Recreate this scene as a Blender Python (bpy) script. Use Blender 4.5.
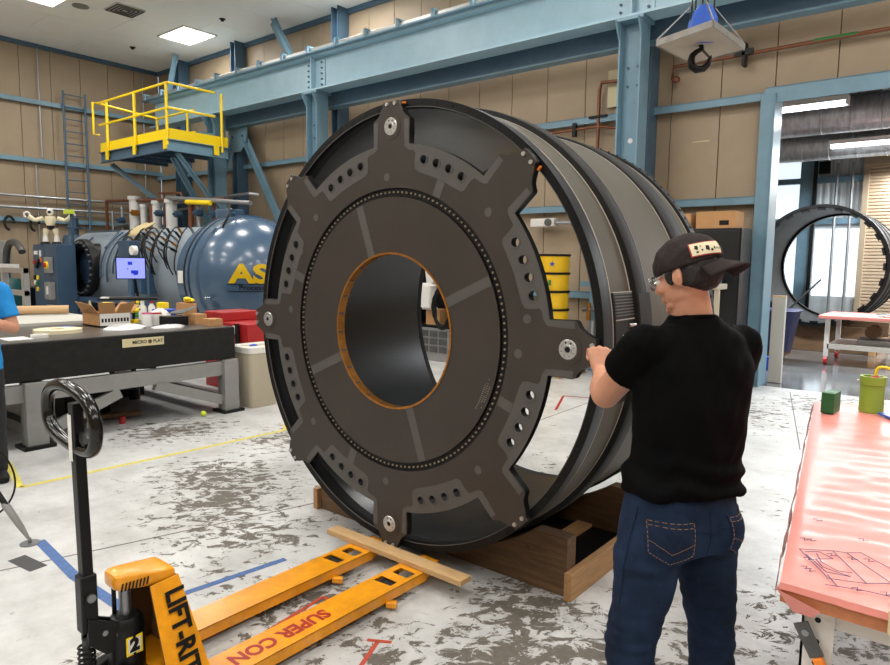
import bpy, bmesh, math, random
from mathutils import Matrix, Vector, noise
PI = math.pi
random.seed(7)
for o in list(bpy.data.objects): bpy.data.objects.remove(o)
S = bpy.context.scene
C = S.collection

# ------------------------------------------------------------- camera
EYE = Vector((0, 0, 1.65))
yaw, pit, rol = math.radians(39.0), math.radians(6.05), math.radians(0.7)
Fw = Vector((-math.sin(yaw) * math.cos(pit), math.cos(yaw) * math.cos(pit), -math.sin(pit)))
R0 = Vector((math.cos(yaw), math.sin(yaw), 0)); U0 = R0.cross(Fw)
Rt = R0 * math.cos(rol) + U0 * math.sin(rol); Up = Rt.cross(Fw)
cd = bpy.data.cameras.new('camera'); cam = bpy.data.objects.new('camera', cd); C.objects.link(cam)
cd.sensor_width = 36; cd.lens = 36 * 665 / 890; cd.clip_end = 200; cd.clip_start = .05
cam.matrix_world = Matrix(((Rt.x, Up.x, -Fw.x, EYE.x), (Rt.y, Up.y, -Fw.y, EYE.y), (Rt.z, Up.z, -Fw.z, EYE.z), (0, 0, 0, 1)))
S.camera = cam
# ------------------------------------------------------------- world, exposure
W = bpy.data.worlds.new('world'); S.world = W; W.use_nodes = True
W.node_tree.nodes['Background'].inputs[0].default_value = (.62, .75, .95, 1)
W.node_tree.nodes['Background'].inputs[1].default_value = 1.0
S.view_settings.view_transform = 'Standard'; S.view_settings.look = 'None'
S.view_settings.gamma = 1; S.view_settings.use_curve_mapping = False
S.view_settings.exposure = 0.0
LIGHT_XY = [(x, y) for x in (-14.8, -10.0, -5.2, -0.4, 4.4) for y in (8.65, 5.6, 2.55, -0.5, -3.55, -6.6)]
CEIL = 6.8
def area(name, loc, sx, sy, power, col, rot=(0, 0, 0)):
    l = bpy.data.lights.new(name, 'AREA'); l.shape = 'RECTANGLE'; l.size = sx; l.size_y = sy; l.energy = power; l.color = col
    o = bpy.data.objects.new(name, l); o.location = loc; o.rotation_euler = rot; C.objects.link(o); return o
for x, y in LIGHT_XY:
    area('troffer_lamp', (x, y, CEIL - .05), 1.1, .75, 63, (1, .983, .96))
for i, (x, y, z, l) in enumerate(((-3.0, 12.1, 4.1, 2.2), (-1.44, 15.45, 4.0, 2.4), (-.6, 18.8, 4.0, 2.4), (1.6, 12.1, 4.02, 2.2), (2.4, 15.45, 4.0, 2.4))):
    area('tube_lamp', (x, y, z - .1), l, .2, 320, (.93, .97, 1))

# ------------------------------------------------------------- helpers
def lin(c):
    return tuple(((v / 255) / 12.92 if v <= 10 else (((v / 255) + .055) / 1.055) ** 2.4) for v in c) + (1,)
MATS = {}
def mat(name, rgb, rough=.5, metal=0, bump=0, bscale=40, vary=.0, vscale=6, emit=None, es=1, coat=0, trans=0, spec=.5, stretch=(1, 1, 1), alpha=1, sss=0):
    """rgb is the surface's own sRGB colour; vary mixes in a darker mottling of the paint or fibre"""
    m = bpy.data.materials.new(name); m.use_nodes = True; nt = m.node_tree; N = nt.nodes; L = nt.links
    b = N['Principled BSDF']; col = lin(rgb)
    b.inputs['Base Color'].default_value = col; b.inputs['Roughness'].default_value = rough
    b.inputs['Metallic'].default_value = metal; b.inputs['Coat Weight'].default_value = coat; b.inputs['Coat Roughness'].default_value = .12
    b.inputs['Specular IOR Level'].default_value = spec
    b.inputs['Transmission Weight'].default_value = trans; b.inputs['Alpha'].default_value = alpha
    if sss: b.inputs['Subsurface Weight'].default_value = sss; b.inputs['Subsurface Radius'].default_value = (.012, .005, .003)
    if emit: b.inputs['Emission Color'].default_value = lin(emit); b.inputs['Emission Strength'].default_value = es
    tc = N.new('ShaderNodeTexCoord'); mp = N.new('ShaderNodeMapping'); mp.inputs['Scale'].default_value = stretch
    L.new(tc.outputs['Object'], mp.inputs[0])
    if vary:
        n = N.new('ShaderNodeTexNoise'); n.inputs['Scale'].default_value = vscale; n.inputs['Detail'].default_value = 5; n.inputs['Roughness'].default_value = .65
        L.new(mp.outputs[0], n.inputs['Vector'])
        r = N.new('ShaderNodeValToRGB'); r.color_ramp.elements[0].position = .32; r.color_ramp.elements[1].position = .68
        r.color_ramp.elements[0].color = tuple(c * (1 - vary) for c in col[:3]) + (1,)
        r.color_ramp.elements[1].color = tuple(min(1, c * (1 + vary * .5)) for c in col[:3]) + (1,)
        L.new(n.outputs[0], r.inputs[0]); L.new(r.outputs[0], b.inputs['Base Color'])
    if bump:
        n2 = N.new('ShaderNodeTexNoise'); n2.inputs['Scale'].default_value = bscale; n2.inputs['Detail'].default_value = 4
        L.new(mp.outputs[0], n2.inputs['Vector'])
        bp = N.new('ShaderNodeBump'); bp.inputs['Strength'].default_value = bump; bp.inputs['Distance'].default_value = .01
        L.new(n2.outputs[0], bp.inputs['Height']); L.new(bp.outputs[0], b.inputs['Normal'])
    MATS[name] = m; return m

def wloc(o):
    M = o.matrix_basis.copy()
    p = o.parent
    while p: M = p.matrix_basis @ M; p = p.parent
    return M
def frame(z, x=None):
    z = Vector(z).normalized(); x = Vector(x) if x is not None else (Vector((0, 0, 1)) if abs(z.z) < .95 else Vector((1, 0, 0)))
    x = (x - z * x.dot(z)).normalized(); return x, z.cross(x), z
class MB:
    def __init__(s): s.v = []; s.f = []
    def add(s, v, f, M=None):
        n = len(s.v); s.v += [tuple(M @ Vector(p)) if M else tuple(p) for p in v]; s.f += [tuple(i + n for i in q) for q in f]; return s
    def box(s, x0, x1, y0, y1, z0, z1, M=None):
        return s.add([(x0, y0, z0), (x1, y0, z0), (x1, y1, z0), (x0, y1, z0), (x0, y0, z1), (x1, y0, z1), (x1, y1, z1), (x0, y1, z1)],
                     [(0, 3, 2, 1), (4, 5, 6, 7), (0, 1, 5, 4), (1, 2, 6, 5), (2, 3, 7, 6), (3, 0, 4, 7)], M)
    def bar(s, a, b, w, h, up=(0, 0, 1)):
        a = Vector(a); b = Vector(b); z = (b - a).normalized(); u = Vector(up); u = (u - z * u.dot(z)).normalized(); r = z.cross(u)
        P = [(p + r * (i * w / 2) + u * (j * h / 2)) for p in (a, b) for i, j in ((-1, -1), (1, -1), (1, 1), (-1, 1))]
        return s.add(P, [(3, 2, 1, 0), (4, 5, 6, 7), (0, 1, 5, 4), (1, 2, 6, 5), (2, 3, 7, 6), (3, 0, 4, 7)])
    def cyl(s, a, b, r, r2=None, n=16, caps=True):
        a = Vector(a); b = Vector(b); r2 = r if r2 is None else r2; x, y, z = frame(b - a)
        P = [p + (x * math.cos(2 * PI * k / n) + y * math.sin(2 * PI * k / n)) * q for p, q in ((a, r), (b, r2)) for k in range(n)]
        f = [(k, (k + 1) % n, n + (k + 1) % n, n + k) for k in range(n)]
        if caps: f += [tuple(range(n))[::-1], tuple(range(n, 2 * n))]
        return s.add(P, f)
    def lathe(s, prof, o=(0, 0, 0), axis=(0, 0, 1), n=32, x=None, a0=0, a1=2 * PI):
        """prof = [(radius, height)] round axis through o"""
        X, Y, Z = frame(axis, x); o = Vector(o); full = abs(a1 - a0 - 2 * PI) < 1e-6; m = n if full else n + 1
        P = [o + (X * math.cos(a0 + (a1 - a0) * k / n) + Y * math.sin(a0 + (a1 - a0) * k / n)) * r + Z * h for r, h in prof for k in range(m)]
        f = [(i * m + k, i * m + (k + 1) % m, (i + 1) * m + (k + 1) % m, (i + 1) * m + k) for i in range(len(prof) - 1) for k in range(n)]
        return s.add(P, f)
    def tube(s, pts, r, n=8, closed=False):
        pts = [Vector(p) for p in pts]; m = len(pts); rr = r if isinstance(r, (list, tuple)) else [r] * m
        P = []; px = None
        for i, p in enumerate(pts):
            t = (pts[(i + 1) % m] - pts[i - 1]) if closed else (pts[min(i + 1, m - 1)] - pts[max(i - 1, 0)])
            if t.length < 1e-9: t = Vector((0, 0, 1))
            x, y, z = frame(t, px if px is not None and abs(t.normalized().dot(px)) < .98 else None); px = x
            P += [p + (x * math.cos(2 * PI * k / n) + y * math.sin(2 * PI * k / n)) * rr[i] for k in range(n)]
        f = [(i * n + k, i * n + (k + 1) % n, ((i + 1) % m) * n + (k + 1) % n, ((i + 1) % m) * n + k) for i in range(m if closed else m - 1) for k in range(n)]
        if not closed: f += [tuple(range(n))[::-1], tuple(range((m - 1) * n, m * n))]
        return s.add(P, f)
    def loft(s, secs, n=20, power=2.0):
        """secs = [(centre, xdir*rx, ydir*ry)] closed rings, capped"""
        P = []
        for c, X, Y in secs:
            c = Vector(c); X = Vector(X); Y = Vector(Y)
            for k in range(n):
                a = 2 * PI * k / n; ca, sa = math.cos(a), math.sin(a); e = 2 / power
                P.append(c + X * (abs(ca) ** e * (1 if ca >= 0 else -1)) + Y * (abs(sa) ** e * (1 if sa >= 0 else -1)))
        m = len(secs)
        f = [(i * n + k, i * n + (k + 1) % n, (i + 1) * n + (k + 1) % n, (i + 1) * n + k) for i in range(m - 1) for k in range(n)]
        f += [tuple(range(n))[::-1], tuple(range((m - 1) * n, m * n))]
        return s.add(P, f)
    def ell(s, c, rx, ry=None, rz=None, n=16, m=10, M=None, z0=-1, z1=1):
        ry = rx if ry is None else ry; rz = rx if rz is None else rz; c = Vector(c); M = M or Matrix()
        P = []; 
        for i in range(m + 1):
            h = z0 + (z1 - z0) * i / m
            h = math.sin(math.asin(max(-1, min(1, z0))) + (math.asin(z1) - math.asin(z0)) * i / m)
            q = math.sqrt(max(1e-6, 1 - h * h))
            for k in range(n):
                a = 2 * PI * k / n
                P.append(c + (M.to_3x3() @ Vector((rx * q * math.cos(a), ry * q * math.sin(a), rz * h))))
        f = [(i * n + k, i * n + (k + 1) % n, (i + 1) * n + (k + 1) % n, (i + 1) * n + k) for i in range(m) for k in range(n)]
        f += [tuple(range(n))[::-1], tuple(range(m * n, (m + 1) * n))]
        return s.add(P, f)
    def prism(s, poly, h0, h1, plane='xz', o=(0, 0, 0), M=None):
        """poly in the plane, extruded along the third axis from h0 to h1"""
        def mk(a, b, h):
            v = {'xz': (a, h, b), 'xy': (a, b, h), 'yz': (h, a, b)}[plane]; return Vector(v) + Vector(o)
        n = len(poly); P = [mk(a, b, h) for h in (h0, h1) for a, b in poly]
        return s.add(P, [(k, (k + 1) % n, n + (k + 1) % n, n + k) for k in range(n)] + [tuple(range(n))[::-1], tuple(range(n, 2 * n))], M)
    def build(s, name, m=None, parent=None, smooth=True, bevel=0, local=False, kind=None, mods=None):
        me = bpy.data.meshes.new(name); me.from_pydata(s.v, [], s.f)
        bm = bmesh.new(); bm.from_mesh(me); bmesh.ops.recalc_face_normals(bm, faces=bm.faces); bm.to_mesh(me); bm.free()
        if parent and not local: me.transform(wloc(parent).inverted())
        if m: me.materials.append(MATS[m] if isinstance(m, str) else m)
        if smooth: me.shade_smooth(); me.set_sharp_from_angle(angle=.7)
        o = bpy.data.objects.new(name, me); C.objects.link(o); o.parent = parent
        if bevel:
            b = o.modifiers.new('bevel', 'BEVEL'); b.width = bevel; b.segments = 2; b.limit_method = 'ANGLE'; b.angle_limit = .8; b.harden_normals = True
        if kind: o['kind'] = kind
        return o
def thing(name, label, cat, loc=(0, 0, 0), rz=0, group=None):
    o = bpy.data.objects.new(name, None); o.empty_display_size = .1; C.objects.link(o); o.location = loc; o.rotation_euler = (0, 0, rz)
    return tag(o, label, cat, group)
def tag(o, label, cat, group=None):
    o['label'] = label; o['category'] = cat
    if group: o['group'] = group
    return o
def struct(o, label=None, cat=None):
    o['kind'] = 'structure'
    if label: o['label'] = label
    if cat: o['category'] = cat
    return o
def dup(o, loc=None, rz=None, label=None, parent=None):
    c = o.copy(); C.objects.link(c)
    if parent: c.parent = parent
    if loc is not None: c.location = loc
    if rz is not None: c.rotation_euler = (0, 0, rz)
    if label: c['label'] = label
    for ch in [k for k in bpy.data.objects if k.parent == o]: dup(ch, parent=c)
    return c
def flat(name, outer, holes, t, m, parent=None, M=None, bevel=0, local=False, label=None):
    """a plate cut from a 2D outline with holes, thickness t, in the XZ plane facing -Y (front at M's origin)"""
    cu = bpy.data.curves.new(name, 'CURVE'); cu.dimensions = '2D'; cu.fill_mode = 'BOTH'; cu.extrude = t / 2; cu.bevel_depth = bevel; cu.bevel_resolution = 0
    for loop in [outer] + holes:
        sp = cu.splines.new('POLY'); sp.points.add(len(loop) - 1); sp.use_cyclic_u = True
        for p, (a, b) in zip(sp.points, loop): p.co = (a, b, 0, 1)
    t_o = bpy.data.objects.new(name, cu); C.objects.link(t_o)
    me = bpy.data.meshes.new_from_object(t_o.evaluated_get(bpy.context.evaluated_depsgraph_get())); bpy.data.objects.remove(t_o)
    T = (M or Matrix()) @ Matrix.Translation((0, t / 2, 0)) @ Matrix.Rotation(PI / 2, 4, 'X')
    me.transform(T)
    if parent and not local: me.transform(wloc(parent).inverted())
    me.materials.clear(); me.materials.append(MATS[m])
    o = bpy.data.objects.new(name, me); me.name = name; C.objects.link(o); o.parent = parent
    if label: o['label'] = label
    return o
def text(name, body, size, m, parent, M, ext=.0008, local=False, bold=0, sx=1, shear=0, align='CENTER', label=None, warp=None):
    """flat lettering; M takes x to the right, z up, facing -Y"""
    cu = bpy.data.curves.new(name, 'FONT'); cu.body = body; cu.size = size; cu.extrude = ext; cu.align_x = align; cu.align_y = 'CENTER'; cu.offset = bold; cu.shear = shear
    cu.resolution_u = 3
    t_o = bpy.data.objects.new(name, cu); C.objects.link(t_o)
    me = bpy.data.meshes.new_from_object(t_o.evaluated_get(bpy.context.evaluated_depsgraph_get())); bpy.data.objects.remove(t_o)
    me.transform(Matrix.Diagonal((sx, 1, 1, 1)))
    if warp:
        bm = bmesh.new(); bm.from_mesh(me); bmesh.ops.triangulate(bm, faces=bm.faces)
        for _ in range(2): bmesh.ops.subdivide_edges(bm, edges=[e for e in bm.edges if e.calc_length() > .04], cuts=1); bmesh.ops.triangulate(bm, faces=bm.faces)
        bm.to_mesh(me); bm.free()
        for v in me.vertices: v.co = warp(v.co.x, v.co.y, v.co.z)
    else: me.transform(M @ Matrix.Rotation(PI / 2, 4, 'X'))
    if parent and not local: me.transform(wloc(parent).inverted())
    me.materials.clear(); me.materials.append(MATS[m])
    o = bpy.data.objects.new(name, me); me.name = name; C.objects.link(o); o.parent = parent
    if label: o['label'] = label
    return o
def circ(r, n=24, cx=0, cy=0, a0=0): return [(cx + r * math.cos(a0 + 2 * PI * k / n), cy + r * math.sin(a0 + 2 * PI * k / n)) for k in range(n)]
def Tr(x, y, z, rz=0, rx=0, ry=0): return Matrix.Translation((x, y, z)) @ Matrix.Rotation(rz, 4, 'Z') @ Matrix.Rotation(ry, 4, 'Y') @ Matrix.Rotation(rx, 4, 'X')
def bez(p0, p1, p2, p3, n=12):
    out = []
    for i in range(n + 1):
        t = i / n; out.append(tuple(p0[k] * (1 - t) ** 3 + 3 * p1[k] * t * (1 - t) ** 2 + 3 * p2[k] * t * t * (1 - t) + p3[k] * t ** 3 for k in range(len(p0))))
    return out

# ------------------------------------------------------------- materials
mat('wall_tan', (160, 142, 118), .55, vary=.08, vscale=1.2)
mat('seam', (96, 84, 70), .7)
mat('steel_blue', (112, 146, 164), .38, vary=.12, vscale=3)
mat('girder_blue_lit', (160, 194, 210), .36, vary=.08, vscale=3)  # lighter than the other blue steel, partly painting in lamplight on the girder
mat('steel_blue_dark', (72, 100, 122), .42, vary=.12, vscale=3)
mat('ceiling_white', (240, 238, 234), .8, vary=.03, vscale=1)
mat('ceiling_gap', (120, 114, 106), .9)
mat('diffuser', (255, 250, 240), .5, emit=(255, 248, 235), es=9)
mat('tube_glow', (255, 255, 255), .5, emit=(240, 248, 255), es=7)
mat('daylight_panel', (225, 232, 235), .5, emit=(225, 236, 244), es=1.1, vary=.06, vscale=2, stretch=(8, 8, .3))
mat('carbon_plate', (56, 50, 45), .45, vary=.16, vscale=2.2, bump=.05, bscale=60, spec=.4)
mat('carbon_pad', (78, 76, 73), .55, vary=.08, vscale=9)
mat('carbon_gloss', (9, 9, 10), .26, spec=.4, vary=.25, vscale=2, bump=.02, bscale=8)
mat('carbon_black', (12, 12, 13), .5, vary=.15, vscale=12, spec=.22)
mat('carbon_band', (28, 27, 26), .65, spec=.25, bump=.25, bscale=120, vary=.25, vscale=30)
mat('carbon_skin', (80, 75, 64), .6, spec=.3, vary=.1, vscale=4)
mat('chalk', (165, 160, 152), .8)
mat('brass', (170, 112, 40), .35, metal=.6, vary=.3, vscale=30)
mat('bolt_pale', (150, 140, 118), .4, metal=.5)
mat('aluminium', (190, 190, 188), .32, metal=.75, vary=.1, vscale=30)
mat('steel', (140, 142, 145), .35, metal=.85)
mat('dull_steel', (95, 95, 95), .5, metal=.6, vary=.2, vscale=10)
mat('black', (8, 8, 9), .55, spec=.3)
mat('black_gloss', (8, 8, 9), .15, spec=.5)
mat('black_metal', (10, 10, 11), .42, spec=.3, vary=.2, vscale=8)
mat('rubber', (18, 18, 18), .8)
mat('white', (215, 213, 208), .5)
mat('orange', (235, 130, 25), .4)
mat('red', (165, 28, 30), .4, vary=.1, vscale=10)
mat('yellow', (246, 212, 18), .4)
mat('fork_yellow', (238, 158, 22), .3, vary=.22, vscale=9, bump=.08, bscale=30, coat=.3)
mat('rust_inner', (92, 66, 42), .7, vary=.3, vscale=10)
mat('wood', (196, 160, 112), .7, vary=.22, vscale=7, bump=.2, bscale=60, stretch=(1, 12, 12))
mat('wood_along_y', (172, 132, 88), .7, vary=.25, vscale=7, bump=.2, bscale=60, stretch=(12, 1, 12))
mat('wood_dark', (104, 78, 52), .72, vary=.4, vscale=5, bump=.2, bscale=60, stretch=(1, 8, 10))
mat('cardboard', (178, 134, 88), .8, vary=.08, vscale=5)
mat('pink_film', (226, 142, 132), .42, vary=.06, vscale=3, coat=.12)
mat('board_edge', (190, 120, 80), .7, vary=.2, vscale=20)
mat('ink', (62, 56, 96), .8)
mat('green_block', (36, 98, 52), .5, vary=.1, vscale=20)
mat('green_can', (138, 168, 60), .45)
mat('granite', (28, 26, 25), .6, spec=.25, vary=.4, vscale=14, bump=.03)
mat('granite_top', (74, 72, 70), .28, vary=.15, vscale=20)
mat('paint_grey', (132, 132, 130), .45, vary=.1, vscale=5)
mat('beige_plastic', (176, 166, 146), .5)
mat('bag_white', (225, 222, 215), .45, bump=.6, bscale=30)
mat('tank_blue', (62, 88, 114), .26, vary=.05, vscale=2, coat=.3)
mat('tank_light', (128, 140, 150), .45, vary=.06, vscale=2)
mat('cabinet_blue', (50, 74, 98), .4, vary=.08, vscale=4)
mat('screen', (120, 130, 230), .3, emit=(138, 148, 245), es=.85)
mat('screen_dark', (20, 40, 160), .3, emit=(20, 45, 170), es=.8)
mat('copper', (128, 82, 60), .4, metal=.5, vary=.2, vscale=10)
mat('pipe_white', (205, 205, 203), .5)
mat('conduit', (160, 164, 168), .35, metal=.7)
mat('hook_blue', (24, 84, 190), .35)
mat('plywood', (168, 158, 142), .6, vary=.1, vscale=6)
mat('tarnish', (140, 138, 132), .45, metal=.3, vary=.25, vscale=12)
mat('cabinet_black', (20, 21, 24), .35)
mat('keg_yellow', (222, 178, 20), .4, vary=.06, vscale=8)
mat('kraft_tube', (190, 156, 116), .7)
mat('ivory', (222, 212, 180), .5)
mat('teal', (30, 82, 82), .4)
mat('duct', (190, 192, 192), .4, metal=.55, vary=.35, vscale=4, stretch=(4, 1, 1))
mat('dark_void', (30, 32, 35), .8)
mat('roll_door', (168, 148, 124), .6)
mat('navy_bin', (28, 34, 72), .45)
mat('grey_white', (188, 186, 178), .6, vary=.06, vscale=4)
mat('skin', (198, 142, 114), .5, vary=.12, vscale=14, bump=.08, bscale=90, sss=.08)
mat('hair', (22, 16, 13), .7, bump=.8, bscale=120, vary=.4, vscale=40, stretch=(1, 1, .3))
mat('tee_black', (5, 5, 6), .8, bump=.1, bscale=300, spec=.06)
mat('cap_brown', (50, 44, 43), .85, spec=.1, vary=.15, vscale=20, bump=.2, bscale=200)
mat('patch_cream', (222, 212, 180), .7)
mat('denim', (27, 42, 66), .8, spec=.15, vary=.55, vscale=7, bump=.25, bscale=350)
mat('denim_fade', (58, 76, 100), .8, vary=.2, vscale=12)
mat('stitch', (150, 112, 70), .8)
mat('tee_blue', (18, 132, 205), .8)
mat('pants_black', (30, 31, 35), .85)
mat('clear', (235, 240, 240), .08, trans=.9)
mat('tape_yellow', (214, 200, 92), .6, vary=.25, vscale=25)
mat('tape_blue', (70, 104, 158), .6, vary=.25, vscale=25)
mat('paint_red', (186, 74, 52), .7, vary=.3, vscale=25)
mat('mark_grey', (70, 70, 72), .7)
mat('plate_cream', (200, 190, 150), .4)
mat('magenta', (196, 90, 130), .4)
mat('green', (40, 120, 60), .4)
mat('blue_plastic', (30, 70, 180), .4)
mat('lime', (190, 210, 60), .5)
mat('sticker', (222, 222, 218), .5)
mat('foil', (205, 205, 205), .3, metal=.4, bump=1, bscale=25)
mat('tan_cloth', (188, 172, 128), .8, bump=.4)
mat('bay_wall', (214, 218, 218), .6, stretch=(6, 1, 1), vary=.06)

# worn white floor paint over grey concrete
def floor_mat():
    m = bpy.data.materials.new('worn_floor'); m.use_nodes = True; nt = m.node_tree; N = nt.nodes; L = nt.links; b = N['Principled BSDF']
    tc = N.new('ShaderNodeTexCoord')
    def mth(op, a, c=None, clamp=False):
        n = N.new('ShaderNodeMath'); n.operation = op; n.use_clamp = clamp
        for i, v in enumerate((a, c)):
            if v is None: continue
            if isinstance(v, (int, float)): n.inputs[i].default_value = v
            else: L.new(v, n.inputs[i])
        return n.outputs[0]
    def nz(scale, det=4, rough=.6, st=(1, 1, 1), rz=0, dist=0):
        mp = N.new('ShaderNodeMapping'); mp.vector_type = 'TEXTURE'; mp.inputs['Scale'].default_value = st; mp.inputs['Rotation'].default_value = (0, 0, rz)
        L.new(tc.outputs['Object'], mp.inputs[0]); n = N.new('ShaderNodeTexNoise'); n.inputs['Scale'].default_value = scale; n.inputs['Detail'].default_value = det
        n.inputs['Roughness'].default_value = rough; n.inputs['Distortion'].default_value = dist; L.new(mp.outputs[0], n.inputs['Vector']); return n.outputs[0]
    blobs = [(-4.5, 2.75, .75, .62), (-3.95, 2.5, .7, .6), (-4.95, 3.7, .7, .5), (-3.4, 2.3, .7, .55), (-3.0, 1.9, .6, .35), (-1.35, 2.1, .75, .72), (-1.7, 1.7, .55, .6), (-1.6, 2.6, .5, .66),
             (-.95, 2.4, .9, .6), (-.5, 3.2, 1.0, .4), (-6.0, 3.2, .7, .6), (-2.3, 2.0, .5, .62), (-2.5, 4.6, .8, .3), (-.9, 8.9, 1.4, .62), (-2.2, 7.8, 1.2, .5), (-.3, 1.5, .7, .6), (-.25, 4.8, .9, .4), (-1.2, 1.2, .6, .5), (-2.9, 3.2, .7, .5), (-2.6, 1.2, .3, .6)]
    acc = None
    for x, y, r, a in blobs:
        v = N.new('ShaderNodeVectorMath'); v.operation = 'DISTANCE'; v.inputs[1].default_value = (x, y, 0); L.new(tc.outputs['Object'], v.inputs[0])
        q = mth('MULTIPLY', mth('SUBTRACT', 1, mth('DIVIDE', v.outputs['Value'], r * 1.25), True), a)
        acc = q if acc is None else mth('MAXIMUM', acc, q)
    chip = nz(12, 10, .76, (1.4, 1, 1), .75, .6); low = nz(1.1, 3, .5)
    field = mth('ADD', mth('MULTIPLY', acc, .34), mth('ADD', chip, mth('MULTIPLY', mth('SUBTRACT', low, .5), .16)))
    r = N.new('ShaderNodeValToRGB'); r.color_ramp.elements[0].position = .645; r.color_ramp.elements[1].position = .66; L.new(field, r.inputs[0])
    mask = r.outputs[0]
    c1 = N.new('ShaderNodeValToRGB'); c1.color_ramp.elements[0].color = lin((172, 172, 170)); c1.color_ramp.elements[1].color = lin((203, 204, 203)); c1.color_ramp.elements[0].position = .35; c1.color_ramp.elements[1].position = .62
    L.new(nz(2.5, 8, .7), c1.inputs[0])
    c2 = N.new('ShaderNodeValToRGB'); c2.color_ramp.elements[0].color = lin((76, 71, 64)); c2.color_ramp.elements[1].color = lin((116, 109, 99)); L.new(nz(30, 4), c2.inputs[0])
    scr = N.new('ShaderNodeValToRGB'); scr.color_ramp.elements[0].position = .66; scr.color_ramp.elements[1].position = .7; L.new(nz(22, 5, .7, (3, 1, 1), 1.1), scr.inputs[0])
    mx0 = N.new('ShaderNodeMixRGB'); L.new(mth('MULTIPLY', scr.outputs[0], .55), mx0.inputs[0]); L.new(c1.outputs[0], mx0.inputs[1]); mx0.inputs[2].default_value = lin((140, 134, 126))
    mx = N.new('ShaderNodeMixRGB'); L.new(mask, mx.inputs[0]); L.new(mx0.outputs[0], mx.inputs[1]); L.new(c2.outputs[0], mx.inputs[2])
    L.new(mx.outputs[0], b.inputs['Base Color'])
    rr = N.new('ShaderNodeMapRange'); rr.inputs[3].default_value = .36; rr.inputs[4].default_value = .7; L.new(mask, rr.inputs[0]); L.new(rr.outputs[0], b.inputs['Roughness'])
    bp = N.new('ShaderNodeBump'); bp.inputs['Strength'].default_value = .35; bp.inputs['Distance'].default_value = .004; bp.invert = True; L.new(mask, bp.inputs['Height']); L.new(bp.outputs[0], b.inputs['Normal'])
    MATS['worn_floor'] = m
floor_mat()
mat('bay_floor', (112, 114, 116), .12, vary=.25, vscale=2, coat=.3)
mat('crack', (96, 90, 82), .8, vary=.3, vscale=20)
# ============================================================= THE ROOM
BW = 9.84; LW = -18.4
fl = MB().box(LW, 7, -9, BW, -.2, 0).build('floor', 'worn_floor', smooth=False); struct(fl)
fb = MB().box(-12, 7, BW, 22, -.2, -.004).build('floor', 'bay_floor', smooth=False); struct(fb)
for a, b in (((-4.02, .8), (-3.42, 2.97)), ((-3.54, 5.6), (-3.6, 8.2)), ((-1.19, 6.59), (-1.9, 9.6)), ((-5.4, 1.3), (-5.0, 1.31))):   # sawn joints of the slab
    MB().bar((a[0], a[1], .0005), (b[0], b[1], .0005), .010, .001).build('floor_joint', 'crack', fl, smooth=False)

def panel_wall(name, p0, p1, z0, z1, n, zs=(), pw=.7, skip=None):
    """insulated wall with upright panels standing proud of the dark seams; n = normal to the room"""
    p0 = Vector(p0); p1 = Vector(p1); d = (p1 - p0); L = d.length; d.normalize(); nn = Vector(n)
    M = Matrix((d.to_tuple() + (p0.x,), (-nn).to_tuple() + (p0.y,), (0, 0, 1, 0), (0, 0, 0, 1)))
    M = Matrix(((d.x, -nn.x, 0, p0.x), (d.y, -nn.y, 0, p0.y), (0, 0, 1, 0), (0, 0, 0, 1)))
    w = MB().box(0, L, .03, .2, z0, z1, M).build(name, 'seam', smooth=False); struct(w)
    base = None; k = int(L / pw + .5); pw = L / k
    for i in range(k):
        if base is None:
            mb = MB().box(.006, pw - .006, .0, .035, z0, z1); base = mb.build('wall_panel', 'wall_tan', None, smooth=False, bevel=.004, local=True); o = base
        else: o = base.copy(); C.objects.link(o)
        o.parent = w; o.matrix_basis = M @ Matrix.Translation((i * pw, 0, 0))
    return w
wb = panel_wall('wall_back', (LW, BW, 0), (-2.37, BW, 0), 0, CEIL, (0, -1, 0))
wl = panel_wall('wall_left', (LW, -9, 0), (LW, BW, 0), 0, CEIL, (1, 0, 0))
wt = panel_wall('wall_back', (-2.37, BW, 0), (7, BW, 0), 4.0, CEIL, (0, -1, 0))
wr = MB().box(2.6, 7, BW, BW + .2, 0, 4.0).build('wall_back', 'wall_tan', smooth=False); struct(wr)
struct(MB().box(7, 7.2, -9, BW, 0, CEIL).build('wall_right', 'wall_tan', smooth=False))
struct(MB().box(LW, 7, -9.2, -9, 0, CEIL).build('wall_front', 'wall_tan', smooth=False))
ce = MB().box(LW, 7, -9, BW, CEIL + .03, CEIL + .2).build('ceiling', 'ceiling_gap', smooth=False); struct(ce)
tile = None; tw, tl = 1.2, 2.44
for i in range(21):
    for j in range(8):
        x = LW + .05 + i * tw; y = BW - .02 - (j + 1) * tl + (tl / 2 if i % 2 else 0)
        if y < -9: continue
        if tile is None: tile = o = MB().box(.004, tw - .004, .004, tl - .004, 0, .03).build('ceiling_panel', 'ceiling_white', None, smooth=False, local=True)
        else: o = tile.copy(); C.objects.link(o)
        o.parent = ce; o.location = (x, y, CEIL)
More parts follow.
